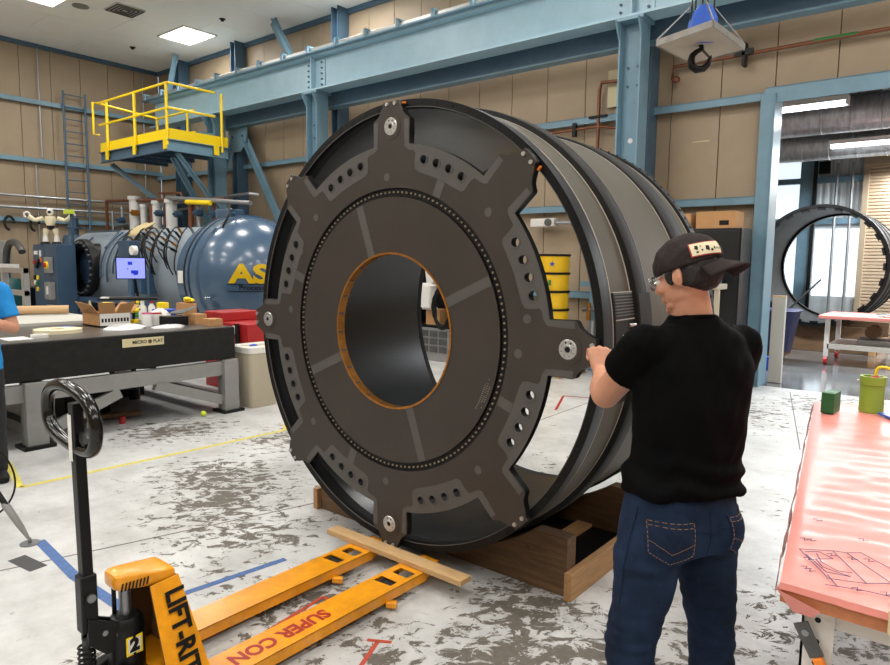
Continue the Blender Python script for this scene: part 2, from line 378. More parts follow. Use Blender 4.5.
# blue girts across the walls, edge angles at the ceiling
def girt(name, a, b, n, h=.1, d=.14, m='steel_blue'):
    a = Vector(a); b = Vector(b); n = Vector(n); mb = MB()
    mb.bar(a + n * d / 2, b + n * d / 2, .012 if 0 else d, .012); up = Vector((0, 0, 1))
    mb.bar(a + n * (d - .006) - up * h / 2, b + n * (d - .006) - up * h / 2, .012, h)
    return struct(mb.build(name, m, smooth=False))
k = 1
for z in (1.2, 2.58, 3.93):
    girt('trim_%d' % k, (LW, BW, z), (-2.45, BW, z), (0, -1, 0)); k += 1
for z in (2.6, 4.05, 5.45):
    girt('trim_%d' % k, (LW, -9, z), (LW, BW, z), (1, 0, 0)); k += 1
struct(MB().box(LW, 7, BW - .06, BW, CEIL - .1, CEIL).build('trim_7', 'steel_blue_dark', smooth=False))
struct(MB().box(LW, LW + .06, -9, BW, CEIL - .1, CEIL).build('trim_8', 'steel_blue_dark', smooth=False))
girt('trim_9', (-2.45, BW, 3.98), (2.6, BW, 3.98), (0, -1, 0), h=.2, d=.16)
# doorway frame: the channel post beside the opening
struct(MB().box(-2.5, -2.33, BW - .17, BW + .02, 0, 3.9).box(-2.33, -2.31, BW - .2, BW + .2, 0, 3.9).build('door_1', 'steel_blue', smooth=False, bevel=.006))
b_ = [o for o in bpy.data.objects if o.name == 'door_1'][0]
MB().cyl((-2.33, BW - .175, .35), (-2.33, BW - .19, .35), .02, n=8).build('bolt', 'steel', b_)

# ---------------------------------------------- steel frame
def hsec(mb, x, y, z0, z1, w=.32, d=.3, tf=.02, along='y'):
    """H section upright: flanges at +-w/2 in x"""
    mb.box(x - w / 2, x - w / 2 + tf, y - d / 2, y + d / 2, z0, z1); mb.box(x + w / 2 - tf, x + w / 2, y - d / 2, y + d / 2, z0, z1)
    mb.box(x - w / 2 + tf, x + w / 2 - tf, y - .008, y + .008, z0, z1); return mb
def column(x, label):
    t = thing('steel_column', label, 'column', (x, 9.0, 0), group='crane runway columns')
    hsec(MB(), x, 9.0, .02, 4.95).build('upright', 'steel_blue', t, smooth=False)
    MB().box(x - .25, x + .25, 8.8, 9.2, 0, .02).build('base_plate', 'steel_blue_dark', t, smooth=False)
    MB().box(x - .2, x + .2, 8.8, 9.2, 4.93, 4.975).build('cap_plate', 'steel_blue', t, smooth=False)
    mb = MB()
    for s in (-.07, .07):
        for z in (4.35, 4.1): mb.cyl((x + s, 8.992, z), (x + s, 8.97, z), .018, n=6)
    mb.build('bolts', 'steel_blue_dark', t, kind='stuff')
    mb = MB()
    for s in (-.16, .16): mb.prism([(8.85, 4.93), (8.85, 4.7), (8.72, 4.93)], x + s - .01, x + s + .01, 'yz')
    mb.build('gusset', 'steel_blue', t, smooth=False)
    w = MB(); hsec(w, x - .06, 9.67, 0, CEIL, w=.2, d=.3); o = w.build('back_column', 'steel_blue_dark', smooth=False)
    return t, tag(o, 'tall blue steel column against wall, ' + label.split(',')[-1].strip(), 'column')
column(-4.0, 'blue steel column under the crane girder, right of the big black ring')
column(-10.65, 'blue steel column under the crane girder, just left of the ring top')
column(-14.25, 'blue steel column under the crane girder, behind the yellow railed platform')
hsec(MB(), -16.9, 9.67, 0, CEIL, w=.3, d=.3).build('back_column', 'steel_blue_dark', smooth=False)
tag([o for o in bpy.data.objects if o.name.startswith('back_column')][-1], 'dark blue steel column in the far left corner of the hall', 'column')
# crane girder
g = thing('crane_girder', 'long blue steel crane girder running below the ceiling in front of the columns', 'girder', (-10, 9, 5))
MB().box(-17.0, 6.9, 8.82, 9.18, 4.98, 5.01).build('bottom_flange', 'girder_blue_lit', g, smooth=False)
MB().box(-17.0, 6.9, 8.82, 9.18, 5.62, 5.65).build('top_flange', 'girder_blue_lit', g, smooth=False)
MB().box(-17.0, 6.9, 8.985, 9.015, 5.01, 5.62).build('web', 'girder_blue_lit', g, smooth=False)
for x in (-10.65, -4.0, 2.7):
    MB().box(x - .28, x + .28, 8.965, 8.985, 5.05, 5.58).build('splice_plate', 'girder_blue_lit', g, smooth=False, bevel=.004)
    mb = MB()
    for s in (-.2, .2):
        for q in range(5): mb.cyl((x + s, 8.965, 5.1 + q * .105), (x + s, 8.94, 5.1 + q * .105), .02, n=6)
    mb.build('bolts', 'steel_blue_dark', g, kind='stuff')
    MB().box(x - .01, x + .01, 8.84, 8.965, 5.01, 5.62).build('stiffener', 'girder_blue_lit', g, smooth=False)
t = thing('conductor_rail', 'pale boxed conductor rail with strap clips lying along the crane girder top', 'rail', (-10, 8.85, 5.7))
MB().box(-17.2, 6.9, 8.76, 8.9, 5.68, 5.75).build('rail_box', 'aluminium', t, smooth=False, bevel=.005)
MB().box(-17.2, 6.9, 8.72, 8.95, 5.65, 5.68).build('rail_base', 'steel_blue', t, smooth=False)
cl = MB().box(-.03, .03, 8.70, 8.74, 5.655, 5.8).box(-.03, .03, 8.70, 8.92, 5.77, 5.8); c0 = None
for i in range(29):
    x = -17.0 + .8 * i
    if c0 is None: c0 = o = cl.build('strap_clip', 'steel_blue', None, smooth=False, local=True); o.parent = t; o.location = (x + 10, -8.85, -5.7)
    else: o = c0.copy(); C.objects.link(o); o.location = (x + 10, -8.85, -5.7)
g2 = thing('eave_girder', 'second darker blue girder tight behind the crane girder', 'girder', (-8, 9.5, 4.8))
MB().box(-15.0, 6.9, 9.3, 9.5, 4.74, 4.765).build('bottom_flange', 'steel_blue', g2, smooth=False)
MB().box(-15.0, 6.9, 9.39, 9.41, 4.765, 5.3).build('web', 'steel_blue_dark', g2, smooth=False)
MB().box(-15.0, 6.9, 9.3, 9.5, 5.3, 5.325).build('top_flange', 'steel_blue', g2, smooth=False)
# braces under the girder, and short props up to the ceiling
t = thing('bracing', 'blue diagonal braces spreading down from a bolted gusset beside the platform', 'brace', (-14.1, 9.55, 4.5))
MB().prism([(-14.45, 4.74), (-13.65, 4.74), (-13.75, 4.35), (-13.95, 4.2), (-14.2, 4.2), (-14.4, 4.35)], 9.44, 9.46, 'xz').build('gusset', 'steel_blue', t, smooth=False)
for n, a, b in (('brace', (-13.85, 9.5, 4.5), (-12.2, 9.5, 2.0)), ('brace', (-14.25, 9.5, 4.5), (-15.6, 9.5, 2.4))):
    mb = MB(); mb.bar(a, b, .012, .22, up=(1, 0, .6)); mb.bar(Vector(a) + Vector((0, -.06, 0)), Vector(b) + Vector((0, -.06, 0)), .12, .015, up=(1, 0, .6)); mb.build(n, 'steel_blue', t, smooth=False)
mb = MB()
for x in (-14.25, -13.85): mb.cyl((x, 9.44, 4.55), (x, 9.41, 4.55), .03, n=6)
mb.build('bolts', 'steel_blue_dark', t, kind='stuff')
for x0, x1, l in ((-12.3, -11.6, 'slanting blue prop from girder to ceiling beside the column stub'), (-16.3, -16.75, 'slanting blue prop from girder to ceiling in far left corner')):
    mb = MB().bar((x0, 9.2, 6.75), (x1, 9.2, 5.7), .02, .22, up=(1, 0, .3)).bar((x0 + .08, 9.15, 6.75), (x1 + .08, 9.15, 5.7), .14, .02, up=(1, 0, .3))
    tag(mb.build('prop', 'steel_blue', smooth=False), l, 'brace')

# ---------------------------------------------- ceiling lights and fittings
tr = None
vis = {(-14.8, 8.65): 'square ceiling light panel near the far left corner, wholly in view', (-14.8, 5.6): 'ceiling light panel cut by the top edge of the photo, nearer'}
for x, y in LIGHT_XY:
    lb = vis.get((x, y), 'lit ceiling panel above the hall, outside the photo')
    if tr is None:
        tr = thing('ceiling_light', lb, 'ceiling light', (x, y, CEIL), group='ceiling light panels')
        a, b = .58, .42
        MB().box(-a, a, -b, -b + .03, -.03, 0).box(-a, a, b - .03, b, -.03, 0).box(-a, -a + .03, -b, b, -.03, 0).box(a - .03, a, -b, b, -.03, 0).build('frame', 'white', tr, local=True, smooth=False)
        MB().box(-a + .03, a - .03, -b + .03, b - .03, -.012, 0).build('diffuser', 'diffuser', tr, local=True, smooth=False)
    else: dup(tr, (x, y, CEIL), label=lb)
t = thing('ceiling_vent', 'square grey slatted air vent in the ceiling between the lights', 'vent', (-14.35, 7.0, CEIL))
MB().box(-14.65, -14.05, 6.7, 7.3, CEIL - .02, CEIL).build('frame', 'white', t, smooth=False)
for q in range(4):
    a = .27 - q * .065; mb = MB()
    for sx, sy, ex, ey in ((-a, -a, a, -a), (a, -a, a, a), (a, a, -a, a), (-a, a, -a, -a)):
        mb.bar((-14.35 + sx, 7.0 + sy, CEIL - .035), (-14.35 + ex, 7.0 + ey, CEIL - .035), .035, .006)
    mb.build('louvre', 'dull_steel', t, smooth=False)
for x, y, l in ((-13.2, 8.55, 'small dark sprinkler head in ceiling, right of the square light'), (-16.7, 8.3, 'small dark sprinkler head in ceiling, left of the square light')):
    tag(MB().cyl((x, y, CEIL - .05), (x, y, CEIL), .035, n=10).cyl((x, y, CEIL - .01), (x, y, CEIL), .07, n=10).build('sprinkler', 'black'), l, 'sprinkler')
tag(MB().cyl((-14.9, 6.35, CEIL - .012), (-14.9, 6.35, CEIL), .16, n=20).build('ceiling_speaker', 'tarnish'), 'round grey disc in the ceiling left of the slatted vent', 'speaker')

# ---------------------------------------------- floor markings
def tape(name, pts, w, m, label, cat='tape'):
    mb = MB()
    for a, b in zip(pts[:-1], pts[1:]): mb.bar((a[0], a[1], .0015), (b[0], b[1], .0015), w, .001)
    tag(mb.build(name, m, smooth=False), label, cat)
# ============================================================= BIG BLACK RING
XC, ZC, YF = -2.42, 1.283, 2.53
ring = thing('composite_barrel', 'huge black carbon-fibre cylinder with a star-shaped end plate, filling the middle of the hall', 'cylinder', (XC, YF, .1))
AX = (0, -1, 0)
def lat(prof, n=96, a0=0, a1=2 * PI, mb=None):
    """prof = [(radius, y)] turned round the ring's own axis; angle 0 = +X, 90 = up"""
    return (mb or MB()).lathe([(r, -y) for r, y in prof], (XC, 0, ZC), AX, n, (1, 0, 0), a0, a1)
def pt(r, a, y): a = math.radians(a); return (XC + r * math.cos(a), y, ZC + r * math.sin(a))
YB = 4.06; XS, ZS = -2.407, 1.287
def shl(prof, n=144, a0=0, a1=2 * PI):
    """turned about the barrel's own axis; radii are offsets from the slightly tapering skin"""
    return MB().lathe([(1.176 - .013 * (y - 2.57) + r, -y) for r, y in prof], (XS, 0, ZS), AX, n, (1, 0, 0), a0, a1)
def pts(r, a, y): a = math.radians(a); r += 1.176 - .013 * (y - 2.57); return (XS + r * math.cos(a), y, ZS + r * math.sin(a))
shl([(0, 2.6), (0, YB - .02), (-.005, YB - .02), (-.005, 2.6), (0, 2.6)]).build('outer_skin', 'carbon_skin', ring)
shl([(-.006, 2.6), (-.006, YB), (-.018, YB), (-.018, 2.6), (-.006, 2.6)]).build('inner_liner', 'carbon_gloss', ring)
shl([(.007, 2.572), (.007, 2.655), (.001, 2.67), (-.02, 2.67), (-.02, 2.61), (-.036, 2.61), (-.036, 2.58), (-.03, 2.572), (.007, 2.572)]).build('front_flange', 'carbon_black', ring)
shl([(-.0295, 2.5715), (-.0295, 2.5705), (-.033, 2.5705), (-.033, 2.576)]).build('flange_lip', 'carbon_pad', ring)
mb = MB()
for k in range(72):
    a = 2.5 + k * 5; mb.cyl(pts(-.012, a, 2.5735), pts(-.012, a, 2.569), .007, n=8)
mb.build('flange_bolts', 'black', ring, kind='stuff')
for y0, y1, h in ((2.90, 3.045, .03), (3.62, 3.85, .016)):
    b = shl([(0, y0), (h - .004, y0 + .003), (h, y0 + .012), (h, y1 - .03), (h - .012, y1 - .004), (0, y1)]).build('reinforcing_band', 'carbon_band', ring)
    for y in (y0 - .014, y1 + .003):
        shl([(0, y), (.0022, y), (.0022, y + .009), (0, y + .009)]).build('edge_strip', 'chalk', b)
    shl([(h, y1 - .034), (h + .0012, y1 - .034), (h + .0012, y1 - .024), (h, y1 - .024)]).build('edge_strip', 'carbon_pad', b)
shl([(0, 2.674), (.0022, 2.674), (.0022, 2.681), (0, 2.681)]).build('edge_strip', 'chalk', ring)
shl([(0, YB - .085), (.016, YB - .08), (.016, YB), (-.022, YB), (-.022, YB - .03), (-.018, YB - .04)]).build('rear_flange', 'carbon_black', ring)
shl([(0, YB - .1), (.002, YB - .1), (.002, YB - .092), (0, YB - .092)]).build('edge_strip', 'chalk', ring)
mb = MB()
for k in range(120): a = k * 3; mb.cyl(pts(.01, a, YB - .04), pts(.021, a, YB - .04), .008, n=6)
mb.build('flange_bolts', 'black', ring, kind='stuff')
# closed access panel low on the near side, ribbed at its top
R_ = math.radians
ap = shl([(0, 2.683), (.01, 2.687), (.01, 2.885), (0, 2.889)], 24, R_(-13), R_(11.6)).build('access_panel', 'carbon_band', ring)
shl([(.028, 2.9), (.034, 2.905), (.034, 3.04), (.028, 3.045)], 24, R_(-13), R_(11.2)).build('panel_edge', 'carbon_band', ap)
for k in range(8): shl([(.01, 2.69), (.0145, 2.693), (.0145, 2.88), (.01, 2.883)], 2, R_(11.2 - k * .66), R_(11.5 - k * .66)).build('rib', 'carbon_pad', ap)
shl([(.01, 2.69), (.013, 2.69), (.013, 2.885), (.01, 2.885)], 2, R_(5.7), R_(5.95)).build('edge_strip', 'chalk', ap)
shl([(0, 2.683), (.012, 2.683), (.012, 2.889), (0, 2.889)], 2, R_(11.6), R_(11.8)).build('edge_strip', 'chalk', ap)
for y, a in ((2.77, 2.2), (2.85, 4.4)):
    MB().cyl(pts(.01, a, y - .018), pts(.024, a, y + .018), .008, n=10).build('latch', 'aluminium', ap)
# star-shaped end plate
def star(sh=0):
    P = []
    for k in range(8):
        c = 45 * k; card = k % 2 == 0
        tip = 2.75 if card else 2.2
        prof = [(.962, 7.4), (1.02, 7.05), (1.083, 6.7), (1.094, 6.35), (1.10, 5.6), (1.108, 4.8), (1.125, 4.0), (1.15, 3.2), (1.172, tip), (1.178 if card else 1.187, tip - .15)]
        P += [(r - sh, c - a) for r, a in prof] + [(r - sh, c + a) for r, a in prof[::-1]]
        P += [(.962 - sh, c + a) for a in (7.4 + 3.02 * q for q in range(1, 10))]
    return [(r * math.cos(math.radians(a)), r * math.sin(math.radians(a))) for r, a in P]
def pol(l): return [(r * math.cos(math.radians(a)), r * math.sin(math.radians(a))) for r, a in l]
HA = [45 * 2 * q + s * a for q in range(4) for s in (1, -1) for a in (14.4, 19.8, 25.2, 30.8)]
holes = [circ(.022, 16, .897 * math.cos(math.radians(a)), .897 * math.sin(math.radians(a))) for a in HA]
M0 = Matrix.Translation((XC, YF, ZC))
sp = flat('star_plate', star(), holes + [circ(.744, 96)], .006, 'carbon_plate', ring, M0)
flat('plate_core', star(.0), [circ(.024, 16, .897 * math.cos(math.radians(a)), .897 * math.sin(math.radians(a))) for a in HA] + [circ(.742, 96)], .034, 'black', sp, Matrix.Translation((XC, YF + .0062, ZC)))
for q in range(4):
    for s in (1, -1):
        prof = [(1.085, 6.5), (.964, 7.3)] + [(.9635, 7.4 + 3.02 * i) for i in range(1, 10)] + [(.964, 37.7), (1.078, 38.5), (1.078, 40.2), (.95, 40.0), (.936, 39), (.931, 37), (.928, 35.2), (.9, 34.6), (.85, 34.2), (.836, 33.2), (.832, 31)] + [(.83, 31 - 2.8 * i) for i in range(1, 6)] + [(.834, 13), (.845, 11.4), (.87, 10.8), (.92, 10.6), (.932, 9.6), (.934, 7.5), (.95, 5.8), (1.0, 5.3), (1.085, 4.8)]
        prof = [(r, 90 * q + s * a) for r, a in prof]
        if s < 0: prof = prof[::-1]
        hs = [circ(.0225, 16, .897 * math.cos(math.radians(90 * q + s * a)), .897 * math.sin(math.radians(90 * q + s * a))) for a in (14.4, 19.8, 25.2, 30.8)]
        flat('reinforcement_pad', pol(prof), hs, .0012, 'carbon_pad', sp, Matrix.Translation((XC, YF - .0012, ZC)))
hb = MB().lathe([(.0215, 0), (.0275, 0), (.0275, .003), (.0215, .003)], (0, 0, 0), (0, -1, 0), 20); h0 = None
for a in HA:
    if h0 is None: h0 = o = hb.build('hole_rim', 'dull_steel', None, local=True)
    else: o = h0.copy(); C.objects.link(o)
    p = Vector(pt(.897, a, YF - .0012)); o.parent = sp; o.matrix_basis = Matrix.Translation(p - ring.location)
# seam strips, round patches, bushings, bolts
def strip(r0, r1, a, w, y):
    da0 = math.degrees(w / 2 / r0); da1 = math.degrees(w / 2 / r1)
    flat('seam_strip', pol([(r0, a - da0), (r1, a - da1), (r1, a + da1), (r0, a + da0)]), [], .0012, 'carbon_pad', sp, Matrix.Translation((XC, y, ZC)))
for a in (109.5, 24, -70.6, -156.2): strip(.415, .697, a, .05, YF - .0012)
for a in (66, -21.2, 160, -112): strip(.748, .828, a, .05, YF - .0010)
for r, a in ((.8, 92), (.8, -3), (.82, -92), (.83, 175), (.86, 44), (.86, -47), (.85, 134), (.86, -137), (.84, 150), (.85, 8)):
    MB().cyl((XC + r * math.cos(math.radians(a)), YF - .0014, ZC + r * math.sin(math.radians(a))), (XC + r * math.cos(math.radians(a)), YF, ZC + r * math.sin(math.radians(a))), .021, n=14).build('round_patch', 'carbon_pad', sp)
for a in (90, 0, -90, 180):
    p = Vector(pt(1.052, a, YF))
    MB().cyl(p, p + Vector((0, -.002, 0)), .066, n=32).build('bushing_pad', 'carbon_plate', sp)
    b = MB().lathe([(.010, .004), (.014, .009), (.02, .009), (.022, .007), (.041, .007), (.044, .004), (.044, 0)], p, (0, -1, 0), 36).build('bushing', 'aluminium', sp)
    mb = MB().cyl(p + Vector((0, -.0095, 0)), p + Vector((0, .002, 0)), .0105, n=16)
    for q in range(8):
        c, s_ = math.cos(q * PI / 4 + .3), math.sin(q * PI / 4 + .3)
        mb.cyl(p + Vector((.031 * c, -.0076, .031 * s_)), p + Vector((.031 * c, -.006, .031 * s_)), .0045 if q in (1, 2) else .0025, n=8)
    mb.build('bushing_holes', 'black', sp, kind='stuff')
for k in range(8):
    for da, rr in ((-1.35, 1.165), (1.35, 1.165)):
        p = Vector(pt(rr, 45 * k + da, YF))
        MB().cyl(p, p + Vector((0, -.008, 0)), .010, n=12).build('bolt', 'aluminium', sp)
    if k in (1, 2): MB().box(-.011, .011, -.012, 0, -.004, .004, Matrix.Translation(pt(1.168, 45 * k - 3.2, YF + .03)) @ Matrix.Rotation(math.radians(90 - 45 * k + 0) * -1, 4, 'Y')).build('tag_clip', 'orange', sp, smooth=False)
# recessed bolt circle and the inner disc
lat([(.746, YF + .012), (.746, YF + .016), (.698, YF + .016), (.698, YF + .012), (.746, YF + .012)], 96).build('bolt_track', 'black', ring)
mb = MB()
for k in range(150): a = k * 2.4; mb.cyl(pt(.722, a, YF + .013), pt(.722, a, YF + .004), .0052, n=8)
mb.build('track_bolts', 'bolt_pale', ring, kind='stuff')
idk = flat('inner_disc', circ(.699, 96), [circ(.413, 72)], .006, 'carbon_plate', ring, M0)
lat([(.702, YF + .006), (.702, YF + .04), (.413, YF + .04), (.413, YF + .006)], 96).build('disc_core', 'black', idk)
lat([(.414, YF - .004), (.414, YF + .045), (.404, YF + .045), (.404, YF - .004), (.414, YF - .004)], 96).build('hole_lining', 'brass', ring)
for k in range(24):
    lat([(.4045, YF - .003), (.4045, YF + .03), (.4015, YF + .03), (.4015, YF - .003)], 1, math.radians(k * 15 + 4), math.radians(k * 15 + 5.6)).build('lining_clip', 'dull_steel', ring)
# small white print, too small to read, as rows of marks
for i, (r, a0) in enumerate(((.655, -30), (.668, -27), (.681, -28))):
    mb = MB(); random.seed(i)
    for q in range(13):
        if random.random() < .2: continue
        a = a0 + q * .95; mb.bar(pt(r - .003, a, YF - .0006), pt(r + .003, a, YF - .0006), .0012, .0025 + .003 * random.random(), up=(0, -1, 0))
    mb.build('fine_print', 'chalk', idk, smooth=False, kind='stuff')

# ---------------------------------------------- timber cradle and the board on the forks
t = thing('timber_cradle', 'rough lumber cradle under the rear of the big black ring', 'cradle', (-2.42, 3.3, 0))
def saddle(y0, y1, z=.3):
    P = [(-3.34, 0), (-1.5, 0), (-1.5, z)]; half = math.sqrt(1.222 ** 2 - (ZC - z) ** 2); a = math.asin(half / 1.222)
    P += [(XC + 1.222 * math.sin(a - 2 * a * k / 16), ZC - 1.222 * math.cos(a - 2 * a * k / 16)) for k in range(17)] + [(-3.34, z)]
    return MB().prism(P, y0, y1, 'xz')
for y in (2.83, 3.72): saddle(y, y + .09).build('saddle_beam', 'wood_dark', t, smooth=False, bevel=.003)
for x in (-3.384, -1.498): MB().box(x, x + .04, 2.8, 3.88, 0, .14).build('side_board', 'wood_along_y', t, smooth=False, bevel=.003)
mb = MB()
for x in (-1.72, -1.95): mb.cyl((x, 2.832, .2), (x, 2.826, .2), .016, n=10)
mb.build('bolt_head', 'rust_inner', t)
MB().box(-3.34, -1.5, 2.925, 3.715, 0, .012).build('shade_sheet', 'black', t, smooth=False)  # black sheet added to darken the shaded floor inside the cradle
for x in (-3.1, -2.5, -1.9): MB().box(x, x + .1, 2.93, 3.71, .0125, .03).build('base_slat', 'wood_along_y', t, smooth=False)
M = Tr(-2.345, 2.482, .0865, rz=-.0)
tag(MB().box(-.485, .485, -.043, .043, 0, .03, M).build('wooden_board', 'wood', smooth=False, bevel=.004), 'pale bare wooden board lying across the yellow fork tips under the black ring', 'board')

# ============================================================= PALLET JACK
pj = thing('pallet_jack', 'yellow pallet jack with black loop handle, forks under the ring', 'pallet jack', (-2.37, 1.1, 0))
RXm = Matrix.Rotation(-PI / 2, 4, 'X')
for cx_, nm in ((-2.18, 'r'), (-2.56, 'l')):
    w = .082
    out = [(-w, 1.22), (w, 1.22), (w, 2.46), (w * .62, 2.6), (-w * .62, 2.6), (-w, 2.46)]
    h1 = [(-.058, 2.225), (.05, 2.235), (.05, 2.285), (-.058, 2.285)]; h2 = [(-.045, 2.345), (.058, 2.345), (.058, 2.41), (-.045, 2.41)]
    fk = flat('fork', out, [h1, h2], .005, 'fork_yellow', pj, Matrix.Translation((cx_, 0, .085)) @ RXm)
    mb = MB()
    for s in (-1, 1): mb.box(cx_ + s * w - (.004 if s > 0 else 0), cx_ + s * w + (.004 if s < 0 else 0), 1.22, 2.46, .035, .084)
    for s in (-1, 1): mb.bar((cx_ + s * (w - .002), 2.46, .06), (cx_ + s * (w * .62 - .002), 2.6, .068), .004, .04)
    mb.build('fork_side', 'fork_yellow', fk, smooth=False)
    for y in (2.215, 2.29): MB().cyl((cx_ - .045, y, .036), (cx_ + .045, y, .036), .034, n=24).build('load_roller', 'rubber', pj, bevel=.004)
    MB().box(cx_ - .055, cx_ - .048, 2.18, 2.4, .03, .07).box(cx_ + .048, cx_ + .055, 2.18, 2.4, .03, .07).build('roller_bracket', 'dull_steel', pj, smooth=False)
    MB().bar((cx_ + w * 1.0, 2.17, .03), (cx_ + w + .045, 2.2, .03), .03, .03).build('roller_axle', 'fork_yellow', pj, smooth=False, bevel=.006)
    MB().bar((cx_, 1.3, .045), (cx_, 2.2, .045), .03, .012).build('push_rod', 'dull_steel', pj, smooth=False)
# 'SUPER CON' on the right fork, upside down to the viewer
Mx = Matrix(((0, 0, 1, -2.182), (-1, 0, 0, 1.655), (0, -1, 0, .0855), (0, 0, 0, 1)))
def basis(xd, ud, o):
    """matrix for text(): local x -> xd, local z -> ud, local -y -> normal"""
    xd = Vector(xd).normalized(); ud = Vector(ud); ud = (ud - xd * ud.dot(xd)).normalized(); n = xd.cross(ud)
    return Matrix(((xd.x, -n.x, ud.x, o[0]), (xd.y, -n.y, ud.y, o[1]), (xd.z, -n.z, ud.z, o[2]), (0, 0, 0, 1)))
text('lettering', 'SUPER CON', .1, 'red', pj, basis((0, -1, 0), (1, 0, 0), (-2.182, 1.63, .0856)), bold=.003, sx=.92)
# side frames: sheets sloping from the cap out to the fork heels
def quad_plate(name, P, t, m, parent, nrm, bev=.0):
    P = [Vector(p) for p in P]; n = Vector(nrm).normalized() * t
    v = P + [p - n for p in P]; k = len(P)
    return MB().add(v, [tuple(range(k)), tuple(range(k, 2 * k))[::-1]] + [(i, (i + 1) % k, k + (i + 1) % k, k + i) for i in range(k)]).build(name, m, parent, smooth=False, bevel=bev)
for s in (1, -1):
    X = lambda d: -2.37 + s * d
    P = [(X(.084), 1.13, .458), (X(.084), 1.24, .468), (X(.255), 1.29, .05), (X(.255), 1.12, .05)]
    pl = quad_plate('side_frame', P, .006, 'fork_yellow', pj, (s * .92, 0, .38), .002)
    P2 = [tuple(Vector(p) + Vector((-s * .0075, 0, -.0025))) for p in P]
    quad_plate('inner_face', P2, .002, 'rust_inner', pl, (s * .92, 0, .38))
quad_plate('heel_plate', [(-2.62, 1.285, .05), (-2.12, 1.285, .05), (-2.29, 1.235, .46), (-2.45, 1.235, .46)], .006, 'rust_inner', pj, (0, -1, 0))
quad_plate('lower_cross', [(-2.632, 1.125, .09), (-2.108, 1.125, .09), (-2.108, 1.3, .09), (-2.632, 1.3, .09)], .05, 'fork_yellow', pj, (0, 0, 1), .004)
nx = Vector((.174, 0, -.43)).normalized()
text('lettering', 'LIFT-RITE', .1, 'black', pj, basis(nx, (0, 1, 0), (-2.37 + .172, 1.205, .265)), bold=.0035, sx=.86, shear=-.08)
# cap over the pump piston
cap = MB()
secs = []
for y, w, z0, z1 in ((.985, .03, .505, .535), (.992, .05, .492, .547), (1.006, .06, .486, .55), (1.04, .066, .484, .55), (1.12, .077, .474, .54), (1.2, .082, .468, .53), (1.235, .083, .47, .527), (1.248, .078, .475, .518)):
    y = 1.02 + (y - .985) * .81; w *= .9; z0 -= .026; z1 -= .028
    secs.append(((-2.37, y, (z0 + z1) / 2), (w, 0, 0), (0, 0, (z1 - z0) / 2)))
cap.loft(secs, 32, 5).build('pump_cap', 'fork_yellow', pj)
t2 = [o for o in bpy.data.objects if o.name == 'pump_cap'][0]
for k in range(8):
    y = 1.033 + k * .0125; w = .0565 + (y - 1.03) * .13
    MB().add([(-2.37 + w + .003, y, .464), (-2.37 + w + .0035, y + .007, .464), (-2.37 + w + .0045, y + .0135, .494), (-2.37 + w + .004, y + .007, .494)], [(0, 1, 2, 3)]).build('hazard_stripe', 'black', t2, smooth=False)
# pump, piston, handle
MB().lathe([(.0, .1), (.062, .1), (.064, .13), (.064, .3), (.06, .33), (.05, .345), (.032, .35), (0, .35)], (-2.37, 1.075, 0), (0, 0, 1), 32).build('pump_body', 'black_metal', pj)
MB().cyl((-2.37, 1.075, .34), (-2.37, 1.075, .465), .021, n=20).build('piston', 'steel', pj)
MB().cyl((-2.402, 1.05, .34), (-2.402, 1.05, .455), .008, n=10).build('guide_rod', 'black_metal', pj)
MB().box(-2.44, -2.3, 1.0, 1.15, .05, .12).build('pump_base', 'black_metal', pj, smooth=False, bevel=.01)
lb = MB().box(-2.3085, -2.3065, 1.045, 1.105, .215, .285).build('caution_label', 'yellow', pj, smooth=False)
MB().box(-2.3065, -2.306, 1.052, 1.098, .222, .278).build('label_face', 'sticker', lb, smooth=False)
text('lettering', '2', .065, 'black', lb, basis((0, 1, 0), (0, 0, 1), (-2.3055, 1.075, .25)), bold=.004)
MB().bar((-2.37, .945, .54), (-2.37, .936, 1.16), .042, .036, up=(0, 1, 0)).build('handle_shaft', 'black_metal', pj, smooth=False, bevel=.004)
MB().box(-2.398, -2.342, .915, .972, .34, .55).build('handle_socket', 'black_metal', pj, smooth=False, bevel=.008)
MB().prism([(.93, .30), (.93, .40), (1.0, .36), (1.06, .33), (1.06, .25), (.99, .24)], -2.40, -2.385, 'yz').build('link_plate', 'black_metal', pj, smooth=False, bevel=.003)
MB().prism([(.93, .30), (.93, .40), (1.0, .36), (1.06, .33), (1.06, .25), (.99, .24)], -2.35, -2.335, 'yz').build('link_plate', 'black_metal', pj, smooth=False, bevel=.003)
for yy, zz, q in ((.945, .47, .015), (.985, .325, .010), (1.035, .30, .011)): MB().cyl((-2.341, yy, zz), (-2.33, yy, zz), q, n=16).build('pivot_pin', 'steel', pj)
sp_ = [(-2.37 + .026 * math.cos(a), .935 + .026 * math.sin(a), .12 + .17 * a / (2 * PI * 9)) for a in [i * PI / 8 for i in range(16 * 9 + 1)]]
MB().tube(sp_, .0048, 6).build('spring', 'black_metal', pj)
MB().cyl((-2.37, .935, .06), (-2.37, .935, .31), .014, n=12).build('spring_rod', 'dull_steel', pj)
MB().tube(bez((-2.31, .99, .1), (-2.27, .99, .22), (-2.29, 1.03, .2), (-2.29, 1.04, .1)), .006, 8).build('release_link', 'steel', pj)
for s in (-.06, .06): MB().cyl((-2.37 + s - .025, 1.03, .09), (-2.37 + s + .025, 1.03, .09), .09, n=32).build('steering_wheel', 'rubber', pj, bevel=.008)
lp = [(-2.62, 1.10), (-2.60, 1.165), (-2.53, 1.20), (-2.42, 1.205), (-2.29, 1.175), (-2.235, 1.12), (-2.235, 1.05), (-2.28, 1.005), (-2.40, 1.0), (-2.53, 1.02), (-2.60, 1.05)]
hp = []
